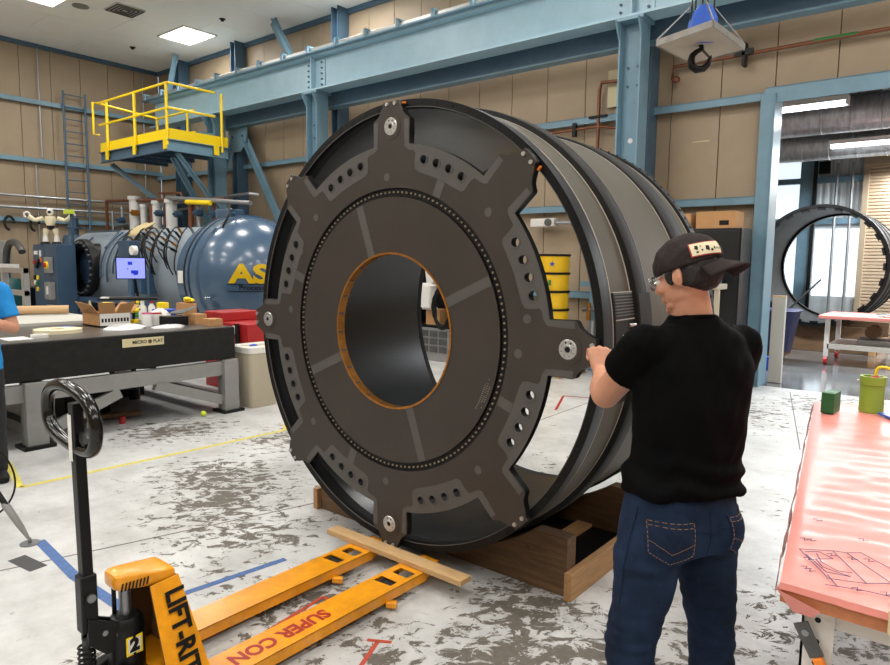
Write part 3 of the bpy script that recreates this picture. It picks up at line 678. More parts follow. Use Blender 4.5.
for i in range(len(lp)):
    p0, p1, p2, p3 = (lp[(i + k) % len(lp)] for k in (-1, 0, 1, 2))
    for q in range(5):
        t_ = q / 5; hp.append(tuple(.5 * (2 * p1[c] + (p2[c] - p0[c]) * t_ + (2 * p0[c] - 5 * p1[c] + 4 * p2[c] - p3[c]) * t_ * t_ + (3 * p1[c] - p0[c] - 3 * p2[c] + p3[c]) * t_ ** 3) for c in (0, 1)))
hl = MB().tube([(x, .94, z) for x, z in hp], .022, 12, closed=True).build('handle_loop', 'black_gloss', pj)
MB().bar((-2.37, .94, 1.06), (-2.30, .94, 1.02), .02, .02, up=(0, 1, 0)).build('loop_stay', 'black_metal', hl, smooth=False)
MB().tube([(-2.35, .95, 1.16), (-2.31, .955, 1.13), (-2.3, .95, 1.08)], .009, 8).build('release_lever', 'steel', pj)
MB().box(-2.391, -2.364, .9165, .9178, .96, 1.12).build('instruction_label', 'sticker', pj, smooth=False)
# ============================================================= FAR LEFT: LADDER, PLATFORM, PIPES
t = thing('wall_ladder', 'tall narrow blue-grey steel ladder fixed to the left wall', 'ladder', (-18.2, 7.5, 0))
for y in (7.24, 7.76): MB().cyl((-18.2, y, 0), (-18.2, y, 5.78), .028, n=8).build('rail', 'steel_blue_dark', t)
for k in range(19): MB().cyl((-18.2, 7.24, .3 + .3 * k), (-18.2, 7.76, .3 + .3 * k), .014, n=6).build('rung', 'steel_blue_dark', t)
for z in (2.6, 4.05, 5.45): MB().box(-18.26, -18.2, 7.22, 7.26, z - .02, z + .02).build('bracket', 'steel_blue_dark', t, smooth=False)

pf = thing('railed_platform', 'raised blue steel platform with bright yellow guard rails in the far left corner', 'platform', (-15, 8, 3.87))
X0, X1, Y0, Y1, ZD = -16.4, -13.3, 7.33, 8.66, 4.1
MB().box(X0, X1, Y0, Y1, ZD - .03, ZD).build('deck', 'steel_blue_dark', pf, smooth=False)
MB().box(X0, X1, Y0 - .02, Y0, ZD - .24, ZD).box(X0, X1, Y0 - .08, Y0, ZD - .015, ZD).box(X0, X1, Y0 - .08, Y0, ZD - .24, ZD - .225).build('edge_channel', 'steel_blue_dark', pf, smooth=False)
MB().box(X1, X1 + .02, Y0 - .08, Y1, ZD - .24, ZD).box(X1, X1 + .08, Y0 - .08, Y1, ZD - .015, ZD).box(X1, X1 + .08, Y0 - .08, Y1, ZD - .24, ZD - .225).build('edge_channel', 'steel_blue', pf, smooth=False)
for k in range(4): MB().box(X0 + .6 * k + .5, X0 + .6 * k + .56, Y0, Y1, ZD - .2, ZD - .03).build('joist', 'steel_blue_dark', pf, smooth=False)
MB().box(X0, X1, Y0 - .03, Y0 - .02, ZD, ZD + .22).build('toe_board', 'yellow', pf, smooth=False)
MB().box(X1 + .02, X1 + .03, Y0 - .03, Y1, ZD, ZD + .22).build('toe_board', 'yellow', pf, smooth=False)
def post(x, y, z0=ZD - .12, z1=5.22): MB().cyl((x, y, z0), (x, y, z1), .03, n=10).build('rail_post', 'yellow', pf)
for x in (-15.95, -14.65, X1 + .0): post(x, Y0 - .06)
post(X1 + .06, 8.5)
for x in (-16.3, -14.9): post(x, Y1, ZD, 5.1)
for z in (5.22, 4.72):
    MB().tube([(-16.35, Y0 - .06, z), (X1 + .06, Y0 - .06, z), (X1 + .06, 8.34, z)], .026, 8).build('guard_rail', 'yellow', pf)
for z in (5.1, 4.6): MB().cyl((-16.35, Y1, z), (-14.6, Y1, z), .024, n=8).build('guard_rail', 'yellow', pf)
MB().tube([(-16.35, Y0 - .06, 5.22), (-16.35, 7.14, 5.22), (-16.35, 7.14, 4.5), (-16.35, Y0 - .06, 4.5)], .026, 8).build('gate_hoop', 'yellow', pf)
MB().tube([(-16.35, Y0 - .06, 5.22), (-16.35, Y1, 5.12)], .026, 8).build('guard_rail', 'yellow', pf)
for x in (-15.95, -14.65, -13.35): MB().box(x - .06, x + .06, Y0 - .1, Y0 - .08, ZD - .2, ZD + .02).build('post_shoe', 'yellow', pf, smooth=False)
MB().box(X1 + .08, X1 + .1, 8.28, 8.40, ZD - .2, ZD + .02).build('post_shoe', 'yellow', pf, smooth=False)
for k in range(4): MB().cyl((X1 + .02, 8.62 + .09 * (k % 2), ZD - .08 - .09 * (k // 2)), (X1 + .035, 8.62 + .09 * (k % 2), ZD - .08 - .09 * (k // 2)), .018, n=6).build('bolt', 'steel', pf)
for a, b in (((X1 - .05, 7.5, 3.85), (X1 - .3, 8.75, 2.6)), ((-16.3, 7.5, 3.85), (-15.6, 8.7, 2.7)), ((-14.2, 8.7, 2.5), (-13.7, 7.6, 3.8))):
    MB().bar(a, b, .16, .012).bar(a, b, .012, .12).build('knee_brace', 'steel_blue', pf, smooth=False)
MB().box(-13.98, -13.82, 8.34, 8.66, ZD, ZD + .34).box(-14.1, -13.82, 8.34, 8.66, ZD + .34, ZD + .38).build('bracket', 'steel_blue', pf, smooth=False)
tag(MB().tube([(-17.5, 9.1, 3.05), (-12.6, 8.75, 3.08), (-12.5, 8.9, 3.06)], .035, 8).build('handrail_pipe', 'conduit'), 'grey round pipe running level under the yellow railed platform', 'pipe')
for z, r, l in ((3.12, .03, 'upper'), (2.84, .035, 'lower')):
    tag(MB().tube([(-18.25, 1, z), (-18.25, 9.2, z), (-16.35, 9.6, z + .15)], r, 8).build('wall_conduit', 'conduit'), '%s of two pale conduits running along the left wall' % l, 'pipe')
for y, z0, z1, l in ((6.75, 4.1, 6.7, 'thin grey upright cable pipe on left wall, above the middle girt'), (6.6, 1.2, 3.9, 'thin grey upright cable pipe on left wall, below the middle girt'), (9.35, 1.6, 6.6, 'thin pale upright pipe in the far left corner')):
    tag(MB().cyl((-18.33, y, z0), (-18.33, y, z1), .018, n=6).build('cable_pipe', 'conduit'), l, 'pipe')
for y, l in ((5.9, 'black hose loop hanging on left wall at the photo edge'), (6.45, 'black hose loop hanging on left wall left of the toy robot')):
    tag(MB().tube([(-18.18, y + .1 * math.cos(a), 2.45 + .16 * math.sin(a)) for a in [k * PI / 8 for k in range(13)]], .03, 8).build('hose_loop', 'rubber'), l, 'hose')

# ============================================================= PRESSURE VESSEL (AUTOCLAVE)
TY, TZ, TR = 6.6, 1.36, .86
tk = thing('pressure_vessel', 'large blue steel pressure vessel with domed door, lying behind the surface plate', 'tank', (-12.5, TY, 0))
TX = (1, 0, 0)
MB().lathe([(0, -15.6), (.3, -15.56), (.6, -15.42), (.79, -15.2), (TR, -14.95), (TR, -10.0), (0, -10.0)], (0, TY, TZ), TX, 72, (0, 0, 1)).build('vessel_body', 'tank_light', tk)
MB().lathe([(TR, -10.2), (.95, -10.19), (.95, -9.87), (1.03, -9.85), (1.03, -9.72), (.98, -9.71), (0, -9.71)], (0, TY, TZ), TX, 72, (0, 0, 1)).build('lock_ring', 'tank_blue', tk)
MB().lathe([(.95, -9.71), (.95, -9.675), (0, -9.675)], (0, TY, TZ), TX, 72, (0, 0, 1)).build('door_seal', 'black', tk)
dome = [(1.02, -9.675), (1.02, -9.5), (.985, -9.49)] + [(.985 * math.cos(a), -9.49 + 1.0 * math.sin(a)) for a in [k * PI / 2 / 14 for k in range(1, 15)]]
MB().lathe(dome, (0, TY, TZ), TX, 96, (0, 0, 1)).build('door_dome', 'tank_blue', tk)
MB().lathe([(1.0, -9.84), (1.036, -9.84), (1.036, -9.80), (1.0, -9.80)], (0, TY, TZ), TX, 72, (0, 0, 1)).build('ring_groove', 'black', tk)
def dome_pt(u, z, off=.012):
    """lettering wrapped on the door dome: u metres round from its middle, z metres above axis"""
    b = u / 1.0; x = math.sqrt(max(.01, 1 - (z / .985) ** 2)); r = 1 + off
    return Vector((-9.49 + 1.0 * math.sin(b) * x * r, TY - .985 * math.cos(b) * x * r, TZ + z * r))
UC = 1.10
text('lettering', 'ASC', .38, 'yellow', tk, None, warp=lambda a, b, c: dome_pt(UC + a, .06 + b), bold=.016, sx=1.35)
text('lettering', 'Process Systems', .105, 'black', tk, None, warp=lambda a, b, c: dome_pt(UC + .06 + a, -.135 + b), bold=.001, sx=1.15)
for z in (-.085, -.19):
    n = 24; P = [dome_pt(UC - .52 + 1.1 * k / n, z + dz, .02) for dz in (-.006, .006) for k in range(n + 1)]
    MB().add(P, [(k, k + 1, n + 2 + k, n + 1 + k) for k in range(n)]).build('stripe', 'black', tk)
MB().box(-10.12, -9.95, TY - .965, TY - .95, TZ - .1, TZ + .1, Matrix()).build('warning_label', 'sticker', tk, smooth=False)
for z in (-.28, -.5): MB().tube([dome_pt(.2, z, .0), dome_pt(.2, z, .07), dome_pt(.3, z, .07), dome_pt(.3, z, 0)], .012, 6).build('step_rung', 'tank_blue', tk)
# hatch
hx, hz = -13.65, 1.45
MB().lathe([(.36, 0), (.36, .12), (.42, .16), (.55, .16), (.56, .12), (.56, .04), (.48, 0), (.48, -.25), (.36, -.25), (.36, 0)], (hx, TY - TR + .02, hz), (0, -1, 0), 48).build('hatch_flange', 'black_metal', tk)
mb = MB()
for k in range(24):
    a = k * PI / 12; mb.cyl((hx + .49 * math.cos(a), TY - TR - .13, hz + .49 * math.sin(a)), (hx + .49 * math.cos(a), TY - TR - .18, hz + .49 * math.sin(a)), .025, n=6)
mb.build('hatch_bolts', 'steel', tk, kind='stuff')
MB().cyl((hx, TY - TR + .1, hz), (hx, TY - TR - .0, hz), .36, n=32).build('hatch_inside', 'cabinet_blue', tk)
# fittings on its flank: ports, hoses, box
random.seed(3)
def flank(x, a, off=0): a = math.radians(a); return Vector((x, TY - (TR + off) * math.sin(a), TZ + (TR + off) * math.cos(a)))
for i in range(26):
    x = -12.3 + .075 * i; a = 34 + (i % 5) * 7
    b = MB().cyl(flank(x, a, -.01), flank(x, a, .12), .022, n=8).build('port', ('black_metal', 'steel', 'brass')[i % 3], tk)
    p = flank(x, a, .12); q = flank(x + random.uniform(-.1, .3), 80 + random.uniform(-8, 10), .05)
    MB().tube(bez(p, p + Vector((0, -.1, .12)), q + Vector((.1, -.2, .2)), q, 8), .011, 5).build('hose', 'black', tk)
for x, a0, a1 in ((-13.0, 30, 95), (-12.75, 25, 100), (-12.5, 30, 90), (-14.0, 40, 75)):
    MB().tube([flank(x, a0 + (a1 - a0) * k / 8, .05) for k in range(9)], .02, 6).build('flank_pipe', 'cabinet_blue', tk)
MB().tube([flank(-14.6, 30, .08), flank(-13.1, 30, .08), flank(-13.0, 60, .08)], .016, 6).build('flank_pipe', 'cabinet_blue', tk)
MB().box(-11.75, -11.35, 5.45, 5.65, 1.62, 1.95).build('junction_box', 'cabinet_blue', tk, smooth=False, bevel=.01)
MB().cyl((-11.2, 5.5, 1.78), (-11.2, 5.42, 1.78), .08, n=20).build('gauge', 'sticker', tk)
MB().box(-11.55, -11.1, 5.5, 5.8, 1.05, 1.5).build('actuator_box', 'tank_blue', tk, smooth=False, bevel=.02)
MB().cyl((-11.3, 5.45, .6), (-11.3, 5.45, 1.6), .05, n=10).cyl((-11.0, 5.6, .5), (-11.0, 5.6, 1.5), .03, n=10).build('riser_pipe', 'tank_blue', tk, kind='stuff')
for x in (-14.4, -12.6, -11.0): MB().box(x - .12, x + .12, TY - .7, TY + .7, 0, .62).build('saddle', 'tank_blue', tk, smooth=False)
MB().box(-14.9, -10.4, 5.5, 5.62, .5, .62).box(-14.9, -10.4, 5.5, 5.62, .82, .9).build('skid_rail', 'cabinet_blue', tk, smooth=False, kind='stuff')
MB().tube([(-10.2, TY + .1, TZ + .98), (-10.1, TY, TZ + 1.1), (-9.9, TY - .1, TZ + 1.1), (-9.7, TY - .2, TZ + 1.0)], .05, 8).build('top_linkage', 'cabinet_blue', tk)
MB().box(-10.15, -9.75, TY - .25, TY + .05, TZ + .97, TZ + 1.12).build('actuator_box', 'tank_blue', tk, smooth=False, bevel=.02)
MB().tube([flank(-9.9, 0, .25), flank(-9.6, 15, .35), flank(-9.3, 30, .25), flank(-9.3, 40, .16)], .02, 6).build('hose', 'black', tk)
tag(MB().add([tuple(flank(-12.3 + .4 * i / 6, 22 + j * 5, .13 + .02 * random.random())) for j in range(6) for i in range(7)], [(j * 7 + i, j * 7 + i + 1, j * 7 + i + 8, j * 7 + i + 7) for j in range(5) for i in range(6)]).build('insulation_blanket', 'tan_cloth', mods=None), 'crumpled tan insulation blanket lying on top of the blue vessel', 'cloth')
bl = [o for o in bpy.data.objects if o.name == 'insulation_blanket'][0]; md = bl.modifiers.new('thick', 'SOLIDIFY'); md.thickness = .02

# pipework above the vessel
pw = thing('pipework', 'white, copper and grey pipework standing behind and above the blue vessel', 'pipes', (-14, 7.7, 0))
MB().tube([(-17.2, 7.75, 1.4), (-17.2, 7.75, 3.06), (-13.6, 7.75, 2.92), (-12.0, 7.75, 2.84)], .04, 8).build('copper_main', 'copper', pw)
MB().cyl((-14.1, 7.65, 2.98), (-11.0, 7.65, 2.72), .045, n=10).build('steel_main', 'conduit', pw)
MB().cyl((-13.2, 7.6, 2.84), (-12.3, 7.6, 2.78), .05, n=10).build('yellow_band_pipe', 'yellow', pw)
for x, z, r, m in ((-15.75, 3.1, .13, 'pipe_white'), (-15.35, 2.9, .07, 'pipe_white'), (-14.95, 2.85, .06, 'copper'), (-14.75, 2.95, .09, 'pipe_white'), (-14.1, 2.95, .12, 'pipe_white'), (-13.3, 2.85, .06, 'copper'), (-13.0, 2.8, .05, 'conduit'), (-16.4, 2.9, .035, 'conduit'), (-16.9, 2.8, .03, 'conduit'), (-12.4, 2.8, .03, 'copper'), (-14.4, 3.1, .025, 'copper')):
    MB().cyl((x, 7.75, 1.6), (x, 7.75, z), r, n=14).cyl((x, 7.75, z - .08), (x, 7.75, z), r * 1.25, n=14).build('riser', m, pw)
MB().tube([(-14.5, 7.7, 3.1), (-13.6, 7.7, 3.06), (-13.5, 7.7, 2.9)], .025, 8).build('copper_branch', 'copper', pw)
for x, z in ((-15.5, 2.7), (-14.4, 2.65), (-13.6, 2.6), (-12.8, 2.6), (-12.2, 2.55), (-16.2, 2.55)):
    MB().cyl((x, 7.55, z), (x, 7.7, z), .07, n=12).cyl((x, 7.5, z), (x, 7.56, z), .02, n=8).build('valve', ('cabinet_blue', 'brass')[int(x * 10) % 2], pw)
MB().tube([(-16.7, 7.7, 2.4), (-15.9, 7.7, 2.45), (-15.4, 7.7, 2.3)], .03, 8).build('grey_branch', 'dull_steel', pw)

# blue control cabinet, toy robot on it, blue drum behind
cb = thing('control_cabinet', 'dark blue upright electrical cabinet left of the pressure vessel', 'cabinet', (-14.135, 5.2, 0))
MB().box(-14.720, -13.550, 5.0, 5.32, 0, 1.9).build('cabinet_body', 'cabinet_blue', cb, smooth=False, bevel=.01)
for x0, x1 in ((-14.703, -14.152), (-14.135, -13.567)): MB().box(x0, x1, 4.985, 5.0, .1, 1.85).build('cabinet_door', 'cabinet_blue', cb, smooth=False, bevel=.004)
MB().box(-13.968, -13.745, 4.9, 4.985, 1.35, 1.65).build('switch_box', 'paint_grey', cb, smooth=False, bevel=.01)
MB().cyl((-13.812, 4.9, 1.5), (-13.812, 4.87, 1.5), .07, n=20).build('switch_base', 'yellow', cb)
MB().cyl((-13.812, 4.87, 1.5), (-13.812, 4.84, 1.5), .045, n=16).build('stop_button', 'red', cb)
MB().box(-13.940, -13.689, 4.88, 4.985, .85, 1.18).build('grey_box', 'paint_grey', cb, smooth=False, bevel=.01)
MB().box(-13.845, -13.756, 4.876, 4.88, .95, 1.1).build('box_label', 'sticker', cb, smooth=False)
MB().box(-13.940, -13.829, 4.9, 4.985, .55, .75).build('small_box', 'paint_grey', cb, smooth=False)
MB().cyl((-13.884, 4.9, .65), (-13.884, 4.87, .65), .05, n=14).build('stop_button', 'red', cb)
MB().box(-14.636, -14.469, 4.975, 4.985, 1.7, 1.77).build('name_strip', 'sticker', cb, smooth=False)
MB().box(-14.369, -14.302, 4.975, 4.985, 1.66, 1.78).build('box_label', 'sticker', cb, smooth=False)
MB().bar((-14.497, 4.96, 1.45), (-14.330, 4.96, 1.6), .04, .05).build('isolator_handle', 'black', cb, smooth=False)
MB().box(-14.358, -14.274, 4.97, 4.985, 1.55, 1.64).build('orange_tab', 'orange', cb, smooth=False)
for x, z, m in ((-14.636, 1.15, 'sticker'), (-14.553, 1.13, 'green'), (-14.636, 1.55, 'red'), (-14.497, 1.25, 'yellow'), (-14.525, 1.02, 'yellow'), (-14.648, 1.25, 'black')): MB().cyl((x, 4.985, z), (x, 4.965, z), .045, n=12).build('indicator', m, cb)
rb = thing('toy_robot', 'cream and black toy robot standing with arms spread on the blue cabinet', 'toy robot', (-14.219, 5.15, 1.9))
RM = Tr(-14.219, 5.15, 1.9, rz=.9)
def rp(*p): return RM @ Vector(p)
for s in (-1, 1):
    MB().loft([(rp(s * .1, -.03, 0), (.07, .03, 0), (-.03, .1, 0)), (rp(s * .1, -.02, .05), (.05, .02, 0), (-.02, .07, 0))], 12).build('foot', 'black', rb)
    MB().cyl(rp(s * .1, 0, .05), rp(s * .1, 0, .17), .055, .04, n=12).build('shin', 'white', rb)
    MB().cyl(rp(s * .1, 0, .17), rp(s * .075, 0, .3), .035, .06, n=12).build('thigh', 'ivory', rb)
    MB().cyl(rp(s * .13, 0, .5), rp(s * .27, 0, .46), .045, .035, n=12).build('upper_arm', 'ivory', rb)
    MB().cyl(rp(s * .27, 0, .46), rp(s * .37, -.02, .53), .035, .05, n=12).build('forearm', 'ivory', rb)
    MB().tube([rp(s * .4 + .05 * math.cos(a), -.02, .56 + .05 * math.sin(a)) for a in [k * PI / 5 for k in range(8)]], .018, 6).build('claw', 'white', rb)
MB().loft([(rp(0, 0, .28), (.07, .02, 0), (-.02, .05, 0)), (rp(0, 0, .36), (.08, .02, 0), (-.02, .06, 0))], 14).build('pelvis', 'black', rb)
MB().loft([(rp(0, 0, .36), (.07, .02, 0), (-.02, .06, 0)), (rp(0, 0, .46), (.13, .04, 0), (-.03, .08, 0)), (rp(0, 0, .54), (.11, .03, 0), (-.03, .07, 0))], 16).build('torso', 'ivory', rb)
MB().ell(rp(0, 0, .62), .062, .062, .075).build('head', 'white', rb)
MB().ell(rp(0, -.04, .62), .045, .03, .03).build('visor', 'black', rb)
tag(MB().box(-13.86, -13.68, 5.42, 5.55, 2.48, 2.56).build('lime_box', 'lime', smooth=False), 'small lime-green box fixed on top of the pipe beside the toy robot', 'box')
t = thing('blue_drum', 'blue upright cylinder standing behind the cabinet and toy robot', 'drum', (-16.3, 6.6, 0))
MB().lathe([(0, 0), (.26, 0), (.26, 2.05), (.22, 2.15), (0, 2.15)], (-16.3, 6.6, 0), (0, 0, 1), 28).build('drum_body', 'cabinet_blue', t)
MB().cyl((-16.3, 6.6, 2.15), (-16.3, 6.6, 2.55), .09, n=14).cyl((-16.3, 6.6, 2.3), (-16.3, 6.6, 2.34), .16, n=14).build('top_valve', 'cabinet_blue', t)
tag(MB().cyl((-13.77, 5.53, 0), (-13.77, 5.53, 2.48), .03, n=12).build('stand_pipe', 'cabinet_blue'), 'thin blue upright pipe behind the cabinet, under the lime-green box', 'pipe')

cb.location.y += .17; rb.location.y += .17

# machines seen past the rail at the photo's left edge
mc = thing('compressor', 'dark machine with a curved grey hose beside the blue cabinet', 'machine', (-16.6, 5.3, 0))
MB().box(-17.4, -15.8, 5.2, 5.8, 0, 1.0).build('machine_body', 'black_metal', mc, smooth=False, bevel=.02)
MB().box(-17.6, -16.9, 5.1, 5.5, 0, 2.0).build('tall_box', 'paint_grey', mc, smooth=False, bevel=.02)
MB().tube(bez((-16.6, 5.3, .9), (-16.6, 5.2, 2.3), (-15.6, 5.2, 2.0), (-15.4, 5.2, 1.75), 14), .07, 10).build('hose', 'dull_steel', mc)
MB().box(-16.3, -15.45, 5.05, 5.15, 1.35, 1.5).build('pale_beam', 'sticker', mc, smooth=False)
MB().lathe([(0, .3), (.24, .3), (.26, .5), (.26, 1.1), (.2, 1.2), (0, 1.22)], (-15.62, 5.0, 0), (0, 0, 1), 24).build('teal_tank', 'teal', mc)
rl = thing('guard_rail_frame', 'pale grey square-tube rail frame at the photo left edge, behind the surface plate', 'rail', (-14, 4.5, 0))
for x in (-15.2, -14.25, -13.25): MB().box(x - .05, x + .05, 4.45, 4.55, 0, 1.45).build('rail_post', 'aluminium', rl, smooth=False)
for z in (1.4, 1.0): MB().box(-15.25, -13.2, 4.46, 4.54, z - .04, z + .05).build('rail_bar', 'aluminium', rl, smooth=False)

# computer stand
cs = thing('computer_stand', 'flat monitor with lit blue-violet screen on a black arm above a keyboard tray', 'monitor', (-9.95, 4.8, 0))
MM = Tr(-9.95, 4.8, 1.5, rz=math.radians(62))
MB().box(-.205, .205, -.012, .02, -.165, .165, MM).build('bezel', 'black', cs, smooth=False, bevel=.004)
MB().box(-.19, .19, -.0135, -.012, -.15, .15, MM).build('display', 'screen', cs, smooth=False)
for a in ((-.04, .02, .05, .1), (.0, .1, -.08, -.03), (.03, .09, -.1, -.05), (-.05, -.035, -.02, 0)): MB().box(a[0], a[1], -.0145, -.0135, a[2], a[3], MM).build('screen_shape', 'screen_dark', cs, smooth=False)
MB().tube([MM @ Vector((0, .03, 0)), MM @ Vector((.03, .12, -.1)), MM @ Vector((.08, .14, -.45))], .02, 8).build('arm', 'black', cs)
MB().box(-.45, .35, -.15, .15, -.47, -.445, MM).build('keyboard_tray', 'black', cs, smooth=False)
MB().box(-.3, .1, -.12, .02, -.445, -.425, MM).build('keyboard', 'dull_steel', cs, smooth=False)
MB().box(-.42, -.3, -.1, .1, -.445, -.43, MM).build('papers', 'sticker', cs, smooth=False)
MB().box(.04, .12, .02, .1, -1.5, -.47, MM).box(-.3, .3, -.2, .2, -1.5, -1.44, MM).build('column', 'black_metal', cs, smooth=False, kind='stuff')

# ============================================================= SURFACE PLATE AND ITS CLUTTER
gp = thing('surface_plate', 'massive black granite surface plate on a grey steel stand at left', 'table', (-7.6, 2.1, 0))
GX0, GX1, GY0, GY1, GZ0, GZ1 = -9.0, -6.3, -.6, 4.15, .585, .925
MB().box(GX0, GX1, GY0, GY1, GZ0, GZ1 - .002).build('granite_block', 'granite', gp, smooth=False, bevel=.012)
MB().box(GX0 + .015, GX1 - .015, GY0 + .015, GY1 - .015, GZ1 - .004, GZ1).build('lapped_top', 'granite_top', gp, smooth=False)
for y in (.0, 2.08, 3.99):
    for x in (-6.4, -8.9): MB().box(x, x + .14, y, y + .17, .02, .575).build('leg', 'paint_grey', gp, smooth=False, bevel=.004)
    MB().box(-6.45, -6.22, y - .04, y + .21, 0, .03).build('foot_plate', 'black_metal', gp, smooth=False)
for x in (-6.37, -8.85):
    for a, b in ((.17, 2.08), (2.25, 3.99)): MB().box(x, x + .07, a, b, .41, .56).build('cross_beam', 'paint_grey', gp, smooth=False)
for a, b in (((-6.33, 2.25, .12), (-6.33, 2.9, .38)), ((-6.33, 3.99, .14), (-6.33, 3.25, .4)), ((-6.33, .2, .12), (-6.33, .9, .38))): MB().bar(a, b, .06, .1).build('diagonal_brace', 'paint_grey', gp, smooth=False)
for y in (2.1, 4.0): MB().box(-8.8, -6.4, y, y + .1, .1, .2).build('cross_beam', 'paint_grey', gp, smooth=False)
for y in (3.7, 3.45): MB().cyl((-7.7, y, .0), (-7.7, y, .12), .06, n=12).cyl((-7.7, y, .12), (-7.7, y, .5), .03, n=8).build('jack_foot', 'black_metal', gp, kind='stuff')
npl = MB().box(GX1, GX1 + .004, 2.93, 3.34, .805, .885).build('name_plate', 'plate_cream', gp, smooth=False)
text('lettering', 'MICRO', .045, 'black', npl, basis((0, 1, 0), (0, 0, 1), (GX1 + .0045, 3.095, .845)), bold=.001)
text('lettering', 'FLAT', .045, 'black', npl, basis((0, 1, 0), (0, 0, 1), (GX1 + .0045, 3.28, .845)), bold=.001)
MB().cyl((GX1 + .004, 3.198, .845), (GX1 + .0055, 3.198, .845), .02, n=16).build('round_emblem', 'rust_inner', npl)
def item(name, mb, m, label, cat, group=None, **k): return tag(mb.build(name, m, **k), label, cat, group)
Z = GZ1 + .0005
item('plastic_sheet', MB().box(-8.95, -7.75, .3, 3.5, Z, Z + .03), 'grey_white', 'pale grey flat sheet covering the far half of the surface plate', 'sheet', smooth=False)
item('tape_roll', MB().lathe([(.06, 0), (.21, 0), (.21, .035), (.06, .035), (.06, 0)], (-6.95, 2.62, Z), (0, 0, 1), 40), 'ivory', 'wide flat white tape roll lying on the surface plate front', 'tape roll')
item('tape_roll', MB().lathe([(.03, 0), (.07, 0), (.07, .03), (.03, .03), (.03, 0)], (-6.6, 2.33, Z), (0, 0, 1), 28), 'white', 'small white tape roll on the plate, left of the wide one', 'tape roll')
item('paper_scraps', MB().box(-6.75, -6.5, 2.05, 2.25, Z, Z + .006), 'sticker', 'white paper scraps beside the small tape roll at plate edge', 'paper', smooth=False)
item('kraft_tube', MB().cyl((-9.35, 1.9, Z + .09), (-8.72, 3.42, Z + .09), .052, n=24), 'kraft_tube', 'long brown cardboard tube lying across the far side of the plate', 'tube')
item('squeeze_bottle', MB().lathe([(0, 0), (.04, 0), (.04, .11), (.015, .15), (.008, .2), (0, .2)], (-8.6, 3.62, Z), (0, 0, 1), 16), 'beige_plastic', 'pale squeeze bottle with nozzle left of the yellow cordless drill', 'bottle')
def drill(x, y, rz, label, sc=.75):
    t = thing('cordless_drill', label, 'drill', (x, y, Z), rz)
    M = Tr(x, y, Z, rz) @ Matrix.Scale(sc, 4)
    MB().cyl(M @ Vector((-.09, 0, .19)), M @ Vector((.06, 0, .19)), .035 * sc, n=14).build('motor_housing', 'yellow', t)
    MB().cyl(M @ Vector((.06, 0, .19)), M @ Vector((.13, 0, .19)), .028 * sc, .016 * sc, n=12).build('chuck', 'black', t)
    MB().bar(M @ Vector((-.04, 0, .17)), M @ Vector((-.055, 0, .06)), .035 * sc, .045 * sc, up=(1, 0, 0)).build('grip', 'black', t, smooth=False, bevel=.008)
    MB().box(-.12, .03, -.04, .04, 0, .06, M).build('battery', 'yellow', t, smooth=False, bevel=.008)
drill(-8.6, 3.85, .9, 'yellow cordless drill standing left of the open cardboard box')
drill(-7.4, 3.60, 2.2, 'yellow and black cordless drill standing among the bottles right of the box')
ob = thing('cardboard_box', 'open cardboard box with raised flaps and printed white sides on the plate', 'box', (-7.346, 3.270, Z))
MB().box(-7.558, -7.150, 3.100, 3.426, Z, Z + .015).build('box_base', 'cardboard', ob, smooth=False)
for n, a in enumerate(((-7.558, -7.554, 3.100, 3.426), (-7.154, -7.150, 3.100, 3.426), (-7.558, -7.150, 3.100, 3.103), (-7.558, -7.150, 3.423, 3.426))): MB().box(a[0], a[1], a[2], a[3], Z, Z + .14).build('side_panel', 'sticker' if n == 1 else 'cardboard', ob, smooth=False)
for P in ([(-7.150, 3.100, Z + .14), (-7.150, 3.263, Z + .14), (-7.091, 3.236, Z + .26), (-7.091, 3.066, Z + .26)], [(-7.150, 3.270, Z + .14), (-7.150, 3.426, Z + .14), (-7.082, 3.454, Z + .26), (-7.082, 3.290, Z + .24)],
          [(-7.558, 3.100, Z + .14), (-7.150, 3.100, Z + .14), (-7.133, 3.018, Z + .24), (-7.558, 3.032, Z + .26)], [(-7.558, 3.426, Z + .14), (-7.150, 3.426, Z + .14), (-7.133, 3.522, Z + .22), (-7.558, 3.522, Z + .24)]):
    MB().add(P, [(0, 1, 2, 3)]).build('flap', 'cardboard', ob, smooth=False).modifiers.new('t', 'SOLIDIFY').thickness = .004
mb = MB()
for k in range(9): mb.box(-7.150, -7.149, 3.120 + .033 * k, 3.141 + .033 * k, Z + .05, Z + .09)
mb.build('printing', 'black', ob, smooth=False, kind='stuff')
def blob(name, x, y, rx, ry, h, m, label, cat, seed=0, z=None):
    z = Z if z is None else z; random.seed(seed); n = 22; P = []; F = []
    for j in range(6):
        q = math.cos(j / 5.2 * PI / 2)
        for k in range(n):
            a = 2 * PI * k / n; rr = 1 + .25 * noise.noise(Vector((math.cos(a) * 2 + seed, math.sin(a) * 2, j * .5)))
            P.append((x + rx * q * rr * math.cos(a), y + ry * q * rr * math.sin(a), z + h * math.sin(j / 5.2 * PI / 2) * (1 + .3 * noise.noise(Vector((k * .7, j, seed))))))
    F = [(j * n + k, j * n + (k + 1) % n, (j + 1) * n + (k + 1) % n, (j + 1) * n + k) for j in range(5) for k in range(n)] + [tuple(range(n))[::-1], tuple(range(5 * n, 6 * n))]
    o = MB().add(P, F).build(name, m); return tag(o, label, cat)
blob('plastic_bag', -6.85, 3.22, .13, .22, .05, 'foil', 'crumpled clear plastic bag at the plate edge in front of the box', 'bag', 1)
blob('plastic_bag', -6.7, 3.62, .1, .18, .03, 'foil', 'flat white wrapper near the plate edge, right of the clear bag', 'bag', 2)
blob('plastic_bag', -7.2, 3.78, .09, .14, .16, 'bag_white', 'upright crumpled white bag left of the black box', 'bag', 3)
